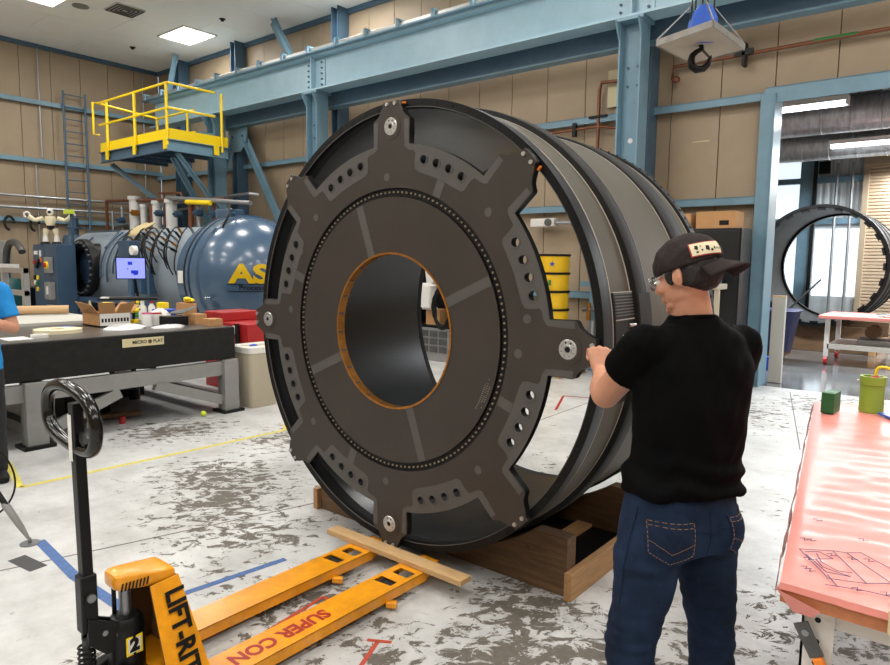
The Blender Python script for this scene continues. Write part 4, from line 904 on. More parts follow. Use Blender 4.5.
blob('plastic_bag', -7.05, 4.05, .05, .08, .05, 'bag_white', 'small white bag on the tall carton beside the yellow gloves', 'bag', 5, z=Z + .24) if 0 else None
def can(x, y, r, h, m, m2, label, cat='can'):
    t = thing('can', label, cat, (x, y, Z)); MB().cyl((x, y, Z), (x, y, Z + h), r, n=20).build('can_body', m, t); MB().cyl((x, y, Z + h), (x, y, Z + h + .015), r * .95, n=20).build('lid', m2, t)
can(-6.98, 3.52, .055, .13, 'sticker', 'magenta', 'short white can with a pink lid, nearest the open box')
can(-7.04, 3.66, .055, .12, 'sticker', 'red', 'short white and red can right of the pink-lidded can')
def bottle(x, y, r, h, m, mc, label):
    t = thing('bottle', label, 'bottle', (x, y, Z)); MB().lathe([(0, 0), (r, 0), (r, h * .65), (r * .45, h * .82), (r * .45, h * .86), (0, h * .86)], (x, y, Z), (0, 0, 1), 18).build('bottle_body', m, t)
    MB().cyl((x, y, Z + h * .86), (x, y, Z + h), r * .5, n=12).build('cap', mc, t)
bottle(-7.75, 3.86, .045, .22, 'white', 'white', 'tall white bottle behind the two short cans')
bottle(-8.0, 4.1, .04, .2, 'sticker', 'red', 'white bottle with a red cap behind the second drill')
bottle(-8.15, 4.0, .04, .2, 'green', 'yellow', 'green bottle with yellow cap among the clutter')
item('green_box', MB().box(-8.55, -8.35, 4.05, 4.25, Z, Z + .2), 'green', 'small green box at the plate back among the bottles', 'box', smooth=False) if 0 else None
item('yellow_box', MB().box(-7.75, -7.62, 4.03, 4.12, Z, Z + .2), 'yellow', 'narrow yellow box standing behind the white bag', 'box', smooth=False, bevel=.005)
item('black_box', MB().box(-7.0, -6.8, 3.66, 3.9, Z, Z + .1), 'black', 'low black box at plate edge left of the brown cartons', 'box', smooth=False, bevel=.006)
item('blue_bin', MB().box(-7.5, -7.3, 3.84, 4.08, Z, Z + .14), 'blue_plastic', 'bright blue plastic bin behind the low black box', 'bin', smooth=False, bevel=.01)
item('grey_scoop', MB().loft([((-7.05, 3.85, Z + .13), (.03, 0, 0), (0, .05, .02)), ((-6.95, 3.93, Z + .14), (.03, 0, 0), (0, .03, .03)), ((-6.9, 4.02, Z + .18), (.03, 0, 0), (0, .03, .02))], 10), 'dull_steel', 'grey curved tool resting on the low black box', 'tool')
item('carton', MB().box(-6.96, -6.8, 3.98, 4.12, Z, Z + .11), 'cardboard', 'small brown carton right of the black box at the plate corner', 'box', smooth=False)
item('carton', MB().box(-7.24, -7.04, 4.0, 4.14, Z, Z + .22), 'cardboard', 'taller brown carton behind the small corner carton', 'box', smooth=False)
item('carton', MB().box(-6.66, -6.5, 3.98, 4.13, Z, Z + .075), 'cardboard', 'flat brown carton with white front at the very corner of the plate', 'box', smooth=False)
item('gloves', MB().ell((-7.13, 4.1, Z + .25), .09, .05, .028).ell((-7.1, 4.06, Z + .27), .05, .04, .022), 'yellow', 'yellow gloves heaped at the far corner of the plate', 'gloves', kind='stuff')
item('blue_marker', MB().ell((-7.35, 2.85, Z + .011), .05, .06, .01), 'blue_plastic', 'flat bright blue scrap on the plate left of the open box', 'scrap', kind='stuff')
t = thing('tool_chest', 'tall red tool chest behind the surface plate and bin', 'cabinet', (-7.2, 5.0, 0))
MB().box(-7.9, -6.95, 4.75, 5.4, 0, .86).build('chest_body', 'red', t, smooth=False, bevel=.01)
MB().box(-7.9, -7.5, 4.75, 5.3, .86, .98).build('top_box', 'red', t, smooth=False, bevel=.015)
MB().box(-6.95, -6.94, 4.78, 5.35, .1, .12).build('handle', 'steel', t, smooth=False)
t = thing('torch', 'black torch with a yellowish lens standing against the red chest', 'torch', (-7.0, 4.7, .86))
MB().cyl((-7.10, 4.722, .56), (-7.14, 4.722, .86), .028, .032, n=12).build('torch_body', 'black', t)
MB().box(-7.155, -7.125, 4.68, 4.694, .74, .84).build('lens', 'sticker', t, smooth=False)
tc_ = thing('waste_bin', 'tall beige plastic waste bin with white liner beside the granite stand', 'bin', (-6.28, 4.45, 0))
def rr(c, a, b): return (c, (a, 0, 0), (0, b, 0))
MB().loft([rr((-6.36, 4.47, 0), .13, .17), rr((-6.36, 4.47, .02), .135, .175), rr((-6.36, 4.47, .68), .175, .215)], 32, 6).build('bin_body', 'beige_plastic', tc_)
MB().loft([rr((-6.36, 4.47, .62), .178, .218), rr((-6.36, 4.47, .685), .186, .226), rr((-6.36, 4.47, .70), .17, .21), rr((-6.36, 4.47, .66), .15, .19)], 32, 6).build('liner', 'bag_white', tc_)
MB().ell((-6.4, 4.45, .68), .04, .05, .02).build('blue_wrapper', 'blue_plastic', tc_)
# under the plate
item('plank', MB().bar((-7.0, 2.6, .05), (-6.75, 3.3, .05), .09, .04), 'wood_dark', 'short brown plank on the floor under the granite stand', 'plank', smooth=False)
item('red_clamp', MB().cyl((-6.62, 3.05, 0), (-6.62, 3.05, .07), .03, n=10), 'red', 'small red object on the floor beside the plank', 'clamp')
item('shade_box', MB().box(-8.6, -7.85, 3.2, 3.9, 0, .14), 'black', 'flat black box added for the shade under the far end of the granite stand', 'shade box', smooth=False, bevel=.01)  # added black box, stands in for the shadow under the stand
item('black_crate', MB().box(-7.6, -7.2, 2.75, 3.2, 0, .25), 'black', 'black crate on the floor under the granite stand', 'crate', smooth=False, bevel=.01)
item('tennis_ball', MB().ell((-6.3, 3.75, .03), .03), 'lime', 'small yellow-green ball on the floor near the stand leg', 'ball')
# floor markings
tape('floor_tape', [(-6.6, 2.05), (-6.05, 1.85), (-5.28, 1.69), (-5.2, 3.96)][1:], .05, 'tape_yellow', 'long yellow floor line passing in front of the granite stand')
tape('floor_tape', [(-6.15, 4.9), (-5.37, 4.09), (-5.2, 3.96)], .04, 'tape_yellow', 'yellow floor line running away beside the beige bin')
tape('floor_tape', [(-4.18, 1.42), (-3.56, 1.365), (-3.0, 1.375), (-2.87, 1.61)][:3], .055, 'tape_blue', 'blue floor tape from the tripod foot to the pallet jack')
tape('floor_tape', [(-3.0, 1.375), (-2.9, 2.2)], .04, 'tape_blue', 'blue floor tape beside the left yellow fork')
tape('floor_tape', [(-4.03, 1.25), (-3.80, 1.28)], .09, 'mark_grey', 'short dark grey tape strip on the floor near the tripod foot')
tape('floor_tape', [(-2.5, 9.55), (-2.38, 10.3)], .05, 'tape_blue', 'small blue tape strip at the foot of the door post')
tape('floor_tape', [(-3.67, 6.54), (-4.0, 7.31), (-3.5, 7.5)], .03, 'red', 'thin red tape line on floor seen through the ring')
tape('paint_mark', [(-1.985, 1.935), (-1.89, 1.99)], .02, 'paint_red', 'short red painted bar on the floor right of the forks', 'mark')
tape('paint_mark', [(-1.87, 1.79), (-1.94, 1.955)], .02, 'paint_red', 'red painted angular stroke on the floor at the photo bottom', 'mark')
tape('paint_mark', [(-2.37, 1.66), (-2.42, 2.06), (-2.32, 2.05), (-2.36, 1.75)], .02, 'paint_red', 'faded red painted marks on the floor between the forks', 'mark')
# ============================================================= HOOK, WALL PIPE, CABINET, KEGS
HX, HY = -1.94, 5.65
hk = thing('crane_hook', 'blue crane hook block with black hook hanging above the man', 'crane hook', (HX, HY, 3.45))
HM = Tr(HX, HY, .47, rz=.5)
for s in (-.075, 0, .075): MB().prism([(-.09, 2.95), (.09, 2.95), (.105, 3.05), (.1, 3.14), (.05, 3.24), (-.04, 3.24), (-.09, 3.17), (-.105, 3.05)], s - .022, s + .022, 'xz', M=HM).build('side_plate', 'hook_blue', hk, smooth=False, bevel=.012)
for s in (-.037, .037): MB().cyl(HM @ Vector((0, s - .012, 3.11)), HM @ Vector((0, s + .012, 3.11)), .085, n=28).build('sheave', 'black_metal', hk)
for i, x in enumerate((-.09, -.05, -.01, .04, .08)): MB().cyl(HM @ Vector((x, (-.037, .037)[i % 2], 3.12)), HM @ Vector((x, (-.037, .037)[i % 2], 6.31)), .007, n=6).build('wire_rope', 'black_metal', hk)
MB().cyl(HM @ Vector((.02, -.097, 3.03)), HM @ Vector((.02, -.106, 3.03)), .018, n=14).build('pin', 'black', hk)
pts_ = [(0, 3.0), (0, 2.95), (.008, 2.925), (-.03, 2.905), (-.062, 2.875), (-.072, 2.835), (-.062, 2.79), (-.025, 2.763), (.025, 2.767), (.06, 2.80), (.072, 2.84), (.084, 2.87)]
MB().tube([HM @ Vector((a, 0, b)) for a, b in pts_], [.022, .02, .02, .022, .026, .03, .031, .031, .028, .024, .016, .005], 12).build('hook', 'black_metal', hk)
MB().bar(HM @ Vector((0, 0, 2.93)), HM @ Vector((.075, 0, 2.85)), .018, .006, up=(0, 1, 0)).build('safety_latch', 'dull_steel', hk, smooth=False)
# tray slung round the hook block, its inner cut-out clears the hook
ty = thing('slung_board', 'flat pale metal-edged board slung under the blue hook block', 'board', (HX, HY, 3.45))
c = [Vector(p) for p in ((-2.21, 5.40, 3.41), (-1.73, 5.27, 3.43), (-1.68, 5.92, 3.41), (-2.14, 6.02, 3.40))]
up_ = Vector((0, 0, .035)); cc = Vector((HX, HY, 3.42))
for i in range(4):   # four strips round the hole
    a, b = c[i], c[(i + 1) % 4]; a2, b2 = a.lerp(cc, .91), b.lerp(cc, .91)
    MB().add([a, b, b2, a2, a + up_, b + up_, b2 + up_, a2 + up_], [(0, 3, 2, 1), (4, 5, 6, 7), (0, 1, 5, 4), (1, 2, 6, 5), (2, 3, 7, 6), (3, 0, 4, 7)]).build('board_panel', 'plywood', ty, smooth=False)
for i in range(4):
    a, b = c[i], c[(i + 1) % 4]; o_ = (a + b) / 2 - cc; o_.z = 0; o_.normalize()
    MB().bar(a + up_ / 2 + o_ * .003, b + up_ / 2 + o_ * .003, .006, .05).build('metal_edge', 'tarnish', ty, smooth=False)
for p in c: MB().cyl(p + up_ * 1.2, cc + (p - cc) * .22 + Vector((0, 0, .32)), .007, n=6).build('sling_wire', 'steel', ty)

t = thing('copper_pipe', 'long rust-brown copper pipe along the back wall right of the column', 'pipe', (-2, 9.7, 4.48))
MB().tube([(-3.72, 9.72, 4.3), (-3.72, 9.72, 4.47), (5.5, 9.72, 4.5)], .026, 10).build('pipe_run', 'copper', t)
MB().ell((-3.66, 9.7, 4.28), .06, .06, .05).build('pipe_end', 'copper', t)
for x in (-2.75, .5): MB().box(x - .02, x + .02, 9.66, 9.8, 4.32, 4.62).box(x - .12, x + .12, 9.66, 9.7, 4.45, 4.53).build('pipe_clamp', 'black_metal', t, smooth=False, kind='stuff')
tp = MB().cyl((-1.92, 9.72, 4.485), (-1.45, 9.72, 4.487), .0275, n=10).build('pipe_label', 'green', t)
t = thing('copper_drop_pipe', 'thin upright copper pipe on wall left of the big blue column', 'pipe', (-4.8, 9.7, 3))
MB().tube([(-4.45, 9.7, 4.4), (-4.82, 9.7, 4.42), (-4.85, 9.7, 4.3), (-4.85, 9.7, 1.4)], .028, 10).build('pipe_run', 'copper', t)
MB().tube([(-6.3, 9.7, 3.74), (-4.85, 9.7, 3.77), (-4.5, 9.7, 3.7)], .024, 10).build('branch', 'copper', t)
MB().box(-5.0, -4.7, 9.66, 9.72, 3.9, 3.93).box(-5.28, -5.22, 9.66, 9.72, 3.65, 3.86).build('pipe_clamp', 'black_metal', t, smooth=False, kind='stuff')
tag(MB().box(-4.75, -4.35, 9.78, 9.8, 4.05, 4.6).build('wall_plate', 'plate_cream', smooth=False), 'plain beige plate on the wall beside the drop pipe', 'plate')
tag(MB().cyl((-4.0, 8.992, 3.36), (-4.0, 8.985, 3.36), .035, n=16).build('column_tag', 'sticker'), 'small white round tag on the big blue column', 'tag')
tag(MB().box(-4.35, -4.1, 9.828, 9.83, 3.05, 3.08).build('wall_tape', 'tape_yellow', smooth=False), 'short strip of yellowish tape on the tan wall', 'tape') if 0 else None
tag(MB().box(-3.43, -3.19, 9.834, 9.836, 3.395, 3.412).build('wall_tape', 'plate_cream', smooth=False), 'short strip of yellowish tape on the tan wall right of the column', 'tape')

bc = thing('steel_cabinet', 'tall black steel cabinet against the back wall behind the man', 'cabinet', (-3.1, 9.3, 0))
MB().box(-3.72, -2.46, 9.02, 9.48, .05, 2.13).build('cabinet_body', 'cabinet_black', bc, smooth=False, bevel=.008)
for a, b in ((-3.73, -3.11), (-3.09, -2.48)): MB().box(a, b, 9.0, 9.02, .1, 2.1).build('cabinet_door', 'cabinet_black', bc, smooth=False, bevel=.005)
MB().box(-3.05, -3.0, 8.97, 9.0, 1.0, 1.2).build('handle', 'steel', bc, smooth=False)
MB().box(-2.95, -2.72, 8.995, 9.0, 1.86, 1.885).build('door_label', 'sticker', bc, smooth=False)
for a, b, z, l in ((-3.6, -3.12, .2, 'left brown carton on top of the black cabinet'), (-3.05, -2.55, .22, 'right brown carton on top of the black cabinet')):
    t = thing('carton', l, 'box', ((a + b) / 2, 9.2, 2.13)); MB().box(a, b, 9.03, 9.4, 2.131, 2.13 + z).build('carton_body', 'cardboard', t, smooth=False, bevel=.004)
    MB().box(b - .2, b - .08, 9.028, 9.03, 2.17, 2.23).build('printed_mark', 'black', t, smooth=False)
t = thing('beige_cart', 'beige plastic cart with legs standing in front of the black cabinet', 'cart', (-2.7, 8.6, 0))
MB().box(-3.1, -2.55, 8.45, 8.85, 1.35, 1.42).build('tray', 'beige_plastic', t, smooth=False, bevel=.01)
for x in (-3.05, -2.83, -2.6): MB().box(x, x + .06, 8.48, 8.54, 0, 1.35).build('leg', 'beige_plastic', t, smooth=False, bevel=.01)
MB().box(-3.0, -2.6, 8.5, 8.8, 1.42, 1.6).build('blue_case', 'steel_blue_dark', t, smooth=False, bevel=.02)

# yellow kegs in a stack
kg0 = None
KL = ['topmost yellow keg of the stack, with a small star sticker', 'second yellow keg from the top of the stack, green mark on it', 'third yellow keg from the top of the stack', 'fourth yellow keg from the top of the stack', 'fifth yellow keg down, hidden behind the ring arm', 'lowest yellow keg standing on the pallet']
KX, KY = -5.02, 8.75
for i in range(6):
    z = 1.52 - .268 * i
    if kg0 is None:
        kg0 = k_ = thing('keg', KL[0], 'keg', (KX, KY, z), group='stacked yellow kegs')
        MB().lathe([(0, 0), (.225, 0), (.23, .03), (.24, .24), (.24, .262), (0, .262)], n=32).build('keg_body', 'keg_yellow', k_, local=True)
        MB().lathe([(.235, .232), (.253, .236), (.253, .264), (.235, .266)], n=32).build('rim_band', 'black', k_, local=True)
    else: k_ = dup(kg0, (KX, KY, z), label=KL[i])
st = MB()
a0 = math.radians(-58)
P = [(.243, 0)] + []
for j, (dz, m) in enumerate(((1.52 + .12, 'blue_plastic'),)):
    v = []
    for k in range(10):
        r_ = .045 if k % 2 == 0 else .018; a = k * PI / 5; v.append((KX + .243 * math.sin(.45 + r_ * math.sin(a) / .24), KY - .243 * math.cos(.45 + r_ * math.sin(a) / .24), dz + r_ * math.cos(a)))
    v = [(x, y - .004, z) for x, y, z in v]
    MB().add(v, [tuple(range(10))]).build('star_sticker', m, kg0, smooth=False)
MB().box(KX + .06, KX + .1, KY - .246, KY - .238, 1.33, 1.41).build('green_mark', 'green', [o for o in bpy.data.objects if o.name == 'keg.001'][0], smooth=False)
t = thing('pallet', 'low wooden pallet under the yellow kegs', 'pallet', (KX, KY, 0))
for k in range(4): MB().box(KX - .4, KX + .4, KY - .4 + .22 * k, KY - .26 + .22 * k, .12, .145).build('slat', 'wood_along_y', t, smooth=False)
for k in range(3): MB().box(KX - .38 + .34 * k, KX - .3 + .34 * k, KY - .4, KY + .4, .0, .12).build('bearer', 'wood_along_y', t, smooth=False)
# wall rail with white instrument, and the blue stand with fittings
t = thing('wall_instrument', 'white boxed instrument with a grey coupling on the back wall girt', 'instrument', (-5.6, 9.6, 2.5))
MB().box(-5.95, -5.5, 9.55, 9.7, 2.24, 2.38).build('instrument_body', 'white', t, smooth=False, bevel=.02)
MB().cyl((-5.6, 9.55, 2.31), (-5.6, 9.52, 2.31), .06, n=18).build('dial', 'dull_steel', t)
MB().cyl((-5.5, 9.62, 2.31), (-4.9, 9.62, 2.29), .03, n=10).build('grey_pipe', 'conduit', t)
MB().box(-5.2, -5.05, 9.56, 9.7, 2.24, 2.38).build('coupling', 'dull_steel', t, smooth=False, bevel=.02)
MB().ell((-4.78, 9.6, 2.26), .07, .05, .03).build('green_cap', 'green', t)
t = thing('blue_stand', 'blue upright frame with brass and steel fittings and a green tag', 'stand', (-4.6, 9.4, 0))
MB().box(-4.72, -4.62, 9.35, 9.45, 0, 2.2).build('upright', 'steel_blue', t, smooth=False)
MB().box(-4.9, -4.2, 9.36, 9.44, 1.3, 1.38).build('cross_bar', 'steel_blue', t, smooth=False)
MB().cyl((-4.75, 9.2, .95), (-4.3, 9.2, 1.0), .03, n=10).build('manifold', 'steel', t)
for k in range(3): MB().cyl((-4.65 + .14 * k, 9.2, .8), (-4.65 + .14 * k, 9.2, 1.06), .035, n=10).build('fitting', ('brass', 'steel', 'conduit')[k], t)
MB().cyl((-4.55, 9.15, .45), (-4.55, 9.15, .8), .045, n=12).build('filter_bowl', 'conduit', t)
MB().box(-4.42, -4.38, 9.12, 9.15, .3, .6).build('green_tag', 'lime', t, smooth=False)
MB().box(-4.6, -4.45, 9.33, 9.35, 1.85, 2.0).build('white_notice', 'sticker', t, smooth=False)
# seen through the ring's centre hole
t = thing('tool_cart', 'grey drawer cart with white instrument and carton seen through the ring centre', 'cart', (-7.1, 8.5, 0))
MB().box(-7.6, -6.75, 8.45, 8.9, .0, .55).build('drawer_body', 'paint_grey', t, smooth=False)
for r_ in range(3):
    for c_ in range(4): MB().box(-7.56 + .2 * c_, -7.4 + .2 * c_, 8.43, 8.45, .15 + .13 * r_, .25 + .13 * r_).build('drawer', 'dull_steel', t, smooth=False, bevel=.004)
MB().box(-7.6, -6.6, 8.5, 8.9, .55, .6).build('shelf', 'black_metal', t, smooth=False)
MB().box(-7.62, -7.56, 8.5, 8.9, .55, 2.1).box(-6.72, -6.66, 8.5, 8.9, .55, 2.1).build('frame_post', 'black', t, smooth=False, kind='stuff')
MB().box(-7.6, -6.7, 8.8, 8.84, .6, 2.1).build('back_panel', 'black_metal', t, smooth=False)
tag(MB().box(-7.3, -7.0, 8.5, 8.75, .602, .86).build('carton', 'cardboard', smooth=False), 'small brown carton on the cart seen through the ring centre', 'box')
t = thing('white_apparatus', 'white stepped plastic apparatus on the cart seen through the ring centre', 'instrument', (-7.1, 8.4, .9))
MB().loft([((-7.18, 8.4, .9), (.12, 0, 0), (0, .1, 0)), ((-7.18, 8.4, 1.22), (.15, 0, 0), (0, .12, 0)), ((-7.18, 8.4, 1.26), (.2, 0, 0), (0, .12, 0)), ((-7.18, 8.4, 1.3), (.12, 0, 0), (0, .1, 0))], 20, 4).build('lower_housing', 'white', t)
MB().loft([((-7.1, 8.4, 1.3), (.07, 0, 0), (0, .07, 0)), ((-7.05, 8.4, 1.5), (.14, 0, 0), (0, .1, 0)), ((-7.2, 8.4, 1.85), (.06, 0, 0), (0, .06, 0))], 20, 4).build('upper_housing', 'white', t)
MB().box(-7.3, -7.05, 8.4, 8.5, .86, .9).build('base', 'white', t, smooth=False)
tag(MB().tube([(-6.78 + (.15 + .012 * (i // 16)) * math.cos(i * PI / 8), 8.3 + .02 * math.sin(i * 1.7), .92 + (.3 + .012 * (i // 16)) * math.sin(i * PI / 8)) for i in range(96)], .014, 6).build('cable_coil', 'black'), 'hanging coil of black cable seen through the ring centre', 'cable')

# ============================================================= NEXT BAY THROUGH THE DOORWAY
struct(MB().box(-8, 6, 19.4, 19.6, 0, 6).build('wall_far', 'bay_wall', smooth=False))
struct(MB().box(-8.2, -8, BW + .2, 19.6, 0, 6).build('wall_far', 'wall_tan', smooth=False))
struct(MB().box(6, 6.2, BW + .2, 19.6, 0, 6).build('wall_far', 'wall_tan', smooth=False))
struct(MB().box(-8, 6, BW + .2, 19.6, 5.6, 5.8).build('ceiling', 'dark_void', smooth=False))
for x0, x1, z0, z1 in ((-5.6, -3.85, 2.9, 5.4), (-3.5, -2.5, .9, 2.6), (-5.6, -3.85, .9, 2.7)):
    w = struct(MB().box(x0, x1, 19.37, 19.41, z0, z1).build('window_1', 'daylight_panel', smooth=False))
mb = None
for i in range(8):
    x = -3.55 + i * .17
    if mb is None: mb = o = MB().prism([(0, 0), (.04, -.035), (.1, -.035), (.14, 0)], 2.85, 5.4, 'xy').build('wall_rib', 'bay_wall', None, smooth=False, local=True)
    else: o = mb.copy(); C.objects.link(o)
    o.parent = [q for q in bpy.data.objects if q.name == 'wall_far'][0]; o.location = (x, 19.4, 0)
cb_ = MB().box(-3.85, -3.55, 19.0, 19.3, 0, 5.6)
tag(cb_.build('bay_column', 'steel_blue', smooth=False), 'pale blue steel column at the far wall of the next bay', 'column')
tag(MB().box(-3.54, -3.46, 18.9, 19.0, 0, 4.6).build('bay_pipe', 'black', smooth=False), 'black upright strut beside the pale blue column in the next bay', 'pipe')
for z in (2.72, 3.75): struct(MB().box(-8, -2.5, 19.2, 19.36, z, z + .14).build('trim_10', 'steel_blue', smooth=False))
for x, l in ((-3.05, 'left'), (-2.72, 'right')): tag(MB().cyl((x, 19.1, .0), (x, 19.1, 4.2), .035, n=8).build('bay_conduit', 'conduit'), '%s of two thin grey conduits on the far wall of the next bay' % l, 'pipe')
tag(MB().box(-3.45, -3.2, 19.0, 19.1, 3.95, 4.25).build('wall_speaker', 'black_metal', smooth=False), 'small dark unit high on the far wall of the next bay', 'speaker')
rd = thing('roll_up_door', 'tan roll-up door with level slats at the end of the next bay', 'door', (-.5, 19.2, 0))
MB().box(-2.5, -2.38, 19.15, 19.4, 0, 4.2).build('jamb', 'wall_tan', rd, smooth=False)
MB().box(-2.5, 2.3, 19.12, 19.4, 4.1, 4.6).build('hood', 'wall_tan', rd, smooth=False)
sl = None
for k in range(51):
    if sl is None:
        sl = o = MB().prism([(0, 0), (-.03, .015), (-.03, .06), (0, .078)], -2.38, 2.2, 'yz').build('slat', 'roll_door', None, smooth=False, local=True)
    else: o = sl.copy(); C.objects.link(o)
    o.parent = rd; o.location = (.5, 19.3 - 19.2, .02 + .08 * k)
# ducts and tube lights
for y, z, r, l in ((14.95, 4.55, .34, 'upper, darker'), (15.9, 4.15, .3, 'lower, brighter')):
    t = thing('air_duct', '%s spiral steel air duct crossing the next bay' % l, 'duct', (-1, y, z))
    MB().cyl((-6.5, y, z), (5, y, z), r, n=32).build('duct_body', 'duct', t)
    for k in range(22): MB().lathe([(r, -.01), (r + .012, 0), (r, .01)], (-6.2 + .5 * k, y, z), (1, 0, 0), 32).build('duct_seam', 'duct', t)
for i, (x, y, z, w, l) in enumerate(((-3.0, 12.1, 4.2, 2.3, 'long tube light nearest the doorway header'), (-1.44, 15.45, 4.07, 2.4, 'tube light hanging below the ducts, at photo right edge'), (-.6, 18.8, 4.05, 2.4, 'farthest tube light, just above the roll-up door'), (1.6, 12.1, 4.1, 2.3, 'tube light of the next bay outside the photo, nearer'), (2.4, 15.45, 4.07, 2.4, 'tube light of the next bay outside the photo, farther'))):
    t = thing('tube_light', l, 'ceiling light', (x, y, z))
    MB().box(x - w / 2, x + w / 2, y - .1, y + .1, z, z + .08).build('housing', 'white', t, smooth=False)
    MB().loft([((x - w / 2 + .03, y, z - .02), (0, .09, 0), (0, 0, .05)), ((x + w / 2 - .03, y, z - .02), (0, .09, 0), (0, 0, .05))], 16).build('diffuser', 'tube_glow', t)
    for s in (-.8, .8): MB().cyl((x + s, y, z + .08), (x + s, y, 5.62), .008, n=6).build('hanger', 'conduit', t)
    MB().box(x - w / 2, x - w / 2 + .03, y - .1, y + .1, z - .06, z).box(x + w / 2 - .03, x + w / 2, y - .1, y + .1, z - .06, z).build('end_cap', 'white', t, smooth=False, kind='stuff')
for k, (y, z) in enumerate(((12.8, 5.2), (14.0, 5.1), (17.4, 5.2))):
    tag(MB().cyl((-7, y, z), (5, y, z), .06, n=10).build('ceiling_pipe', ('copper', 'red', 'conduit')[k]), ('copper', 'red', 'grey')[k] + ' pipe under the dark ceiling of the next bay', 'pipe')
for k in range(6):
    tag(MB().box(-5.4 + 1.2 * k, -5.3 + 1.2 * k, 11, 19, 5.0, 5.25).build('joist', 'steel_blue_dark', smooth=False), '%s dark blue ceiling joist of the next bay, counted from its left' % ('first', 'second', 'third', 'fourth', 'fifth', 'sixth')[k], 'joist', 'bay ceiling joists')
# second barrel in the bay
b2 = thing('composite_barrel', 'second black carbon barrel standing in the next bay, seen through the doorway', 'cylinder', (-2.54, 14.5, .4))
def l2(prof, m, name, parent=b2): return MB().lathe([(r, -y) for r, y in prof], (-2.54, 0, 1.66), (0, -1, 0), 72, (1, 0, 0)).build(name, m, parent)
l2([(1.16, 14.55), (1.16, 16.9), (1.14, 16.9), (1.14, 14.55), (1.16, 14.55)], 'carbon_black', 'barrel_skin')
l2([(1.175, 14.5), (1.175, 14.6), (1.1, 14.6), (1.1, 14.5), (1.175, 14.5)], 'carbon_black', 'front_flange')
for y in (15.1, 15.8): l2([(1.16, y), (1.18, y + .02), (1.18, y + .22), (1.16, y + .24)], 'carbon_band', 'reinforcing_band')
l2([(1.18, 16.8), (1.18, 16.9), (1.1, 16.9), (1.1, 16.8), (1.18, 16.8)], 'carbon_black', 'rear_flange')
for k in range(24):
    a = k * PI / 12; MB().box(-.07, .07, -.02, .02, 1.06, 1.12, Matrix.Translation((-2.54, 14.52, 1.66)) @ Matrix.Rotation(a, 4, 'Y')).build('lug', 'black', b2, smooth=False)
t = thing('timber_cradle', 'low timber cradle under the barrel in the next bay', 'cradle', (-2.5, 15.5, 0))
for y in (14.7, 16.5): MB().box(-3.6, -1.5, y, y + .12, 0, .5).build('saddle_beam', 'wood_dark', t, smooth=False)
for x in (-3.6, -1.6): MB().box(x, x + .1, 14.5, 16.8, 0, .2).build('side_board', 'wood_along_y', t, smooth=False)
tag(MB().cyl((-3.1, 14.9, .75), (-2.5, 14.7, 1.4), .02, n=8).build('steel_rod', 'steel'), 'thin steel rod slanting inside the barrel of the next bay', 'rod')
t = thing('leaning_panel', 'narrow off-white panel standing upright beside the door post', 'panel', (-2.25, 10.25, 0))
MB().box(-2.32, -2.15, 10.2, 10.28, 0, 1.22).build('panel_board', 'grey_white', t, smooth=False, bevel=.003)
MB().box(-2.32, -2.15, 10.2, 10.28, 1.22, 1.235).build('top_edge', 'wood', t, smooth=False)
t = thing('dark_bin', 'navy blue wheeled bin behind the off-white panel in the next bay', 'bin', (-2.75, 12.4, 0))
MB().loft([((-2.85, 12.5, .2), (.32, 0, 0), (0, .28, 0)), ((-2.85, 12.5, .85), (.42, 0, 0), (0, .35, 0)), ((-2.85, 12.5, .9), (.46, 0, 0), (0, .38, 0)), ((-2.85, 12.5, .92), (.4, 0, 0), (0, .33, 0))], 24, 6).build('bin_body', 'navy_bin', t)
for x in (-3.1, -2.6): MB().cyl((x - .03, 12.3, .08), (x + .03, 12.3, .08), .08, n=18).build('caster', 'rubber', t)
MB().box(-3.15, -2.55, 12.25, 12.75, .14, .2).build('dolly', 'wood_dark', t, smooth=False)
tag(MB().cyl((-2.62, 11.5, 0), (-2.62, 11.5, .2), .1, n=20).build('blue_bucket', 'hook_blue'), 'small light blue bucket on the floor by the off-white panel', 'bucket')
t2_ = thing('wheeled_table', 'pink-covered white table on red casters in the next bay', 'table', (-1.0, 13, 0))
MB().box(-2.15, .6, 12.65, 13.9, .78, .84).build('tabletop', 'pink_film', t2_, smooth=False, bevel=.01)
for x in (-2.05, .45):
    for y in (12.7, 13.8):
        l_ = MB().box(x, x + .07, y, y + .07, .14, .78).build('leg', 'white', t2_, smooth=False)
        MB().cyl((x + .01, y + .03, .07), (x + .06, y + .03, .07), .07, n=18).build('caster', 'red', l_)
MB().box(-2.0, .5, 12.7, 13.85, .28, .36).build('lower_shelf', 'grey_white', t2_, smooth=False)
for i, (x, y, w, d, m, l) in enumerate(((-1.5, 13.0, .5, .35, 'sticker', 'white sheets spread on the wheeled table'), (-.9, 13.1, .45, .3, 'green', 'green-edged folder on the wheeled table'), (-.4, 13.0, .4, .3, 'carbon_black', 'black sheet at the wheeled table edge'), (-1.1, 12.95, .5, .25, 'dull_steel', 'grey flat part on the wheeled table'))):
    tag(MB().box(x - w / 2, x + w / 2, y - d / 2, y + d / 2, .842 + .012 * i, .852 + .012 * i, ).build('flat_item', m, smooth=False), l, 'sheet')
tag(MB().box(-1.6, .1, 12.85, 13.5, .362, .45).build('long_panel', 'paint_grey', smooth=False), 'long grey panel stored on the lower shelf of the wheeled table', 'panel')
tag(MB().cyl((-1.4, 13.0, .57), (-1.4, 13.3, .57), .11, n=24).build('roll', 'wood_dark'), 'brown cardboard roll on the lower shelf of the wheeled table', 'roll')
tag(MB().bar((-1.1, 12.9, .5), (-.5, 12.9, .7), .06, .09).build('wood_brace', 'wood', smooth=False), 'slanting pale wood piece on the lower shelf of the wheeled table', 'plank')

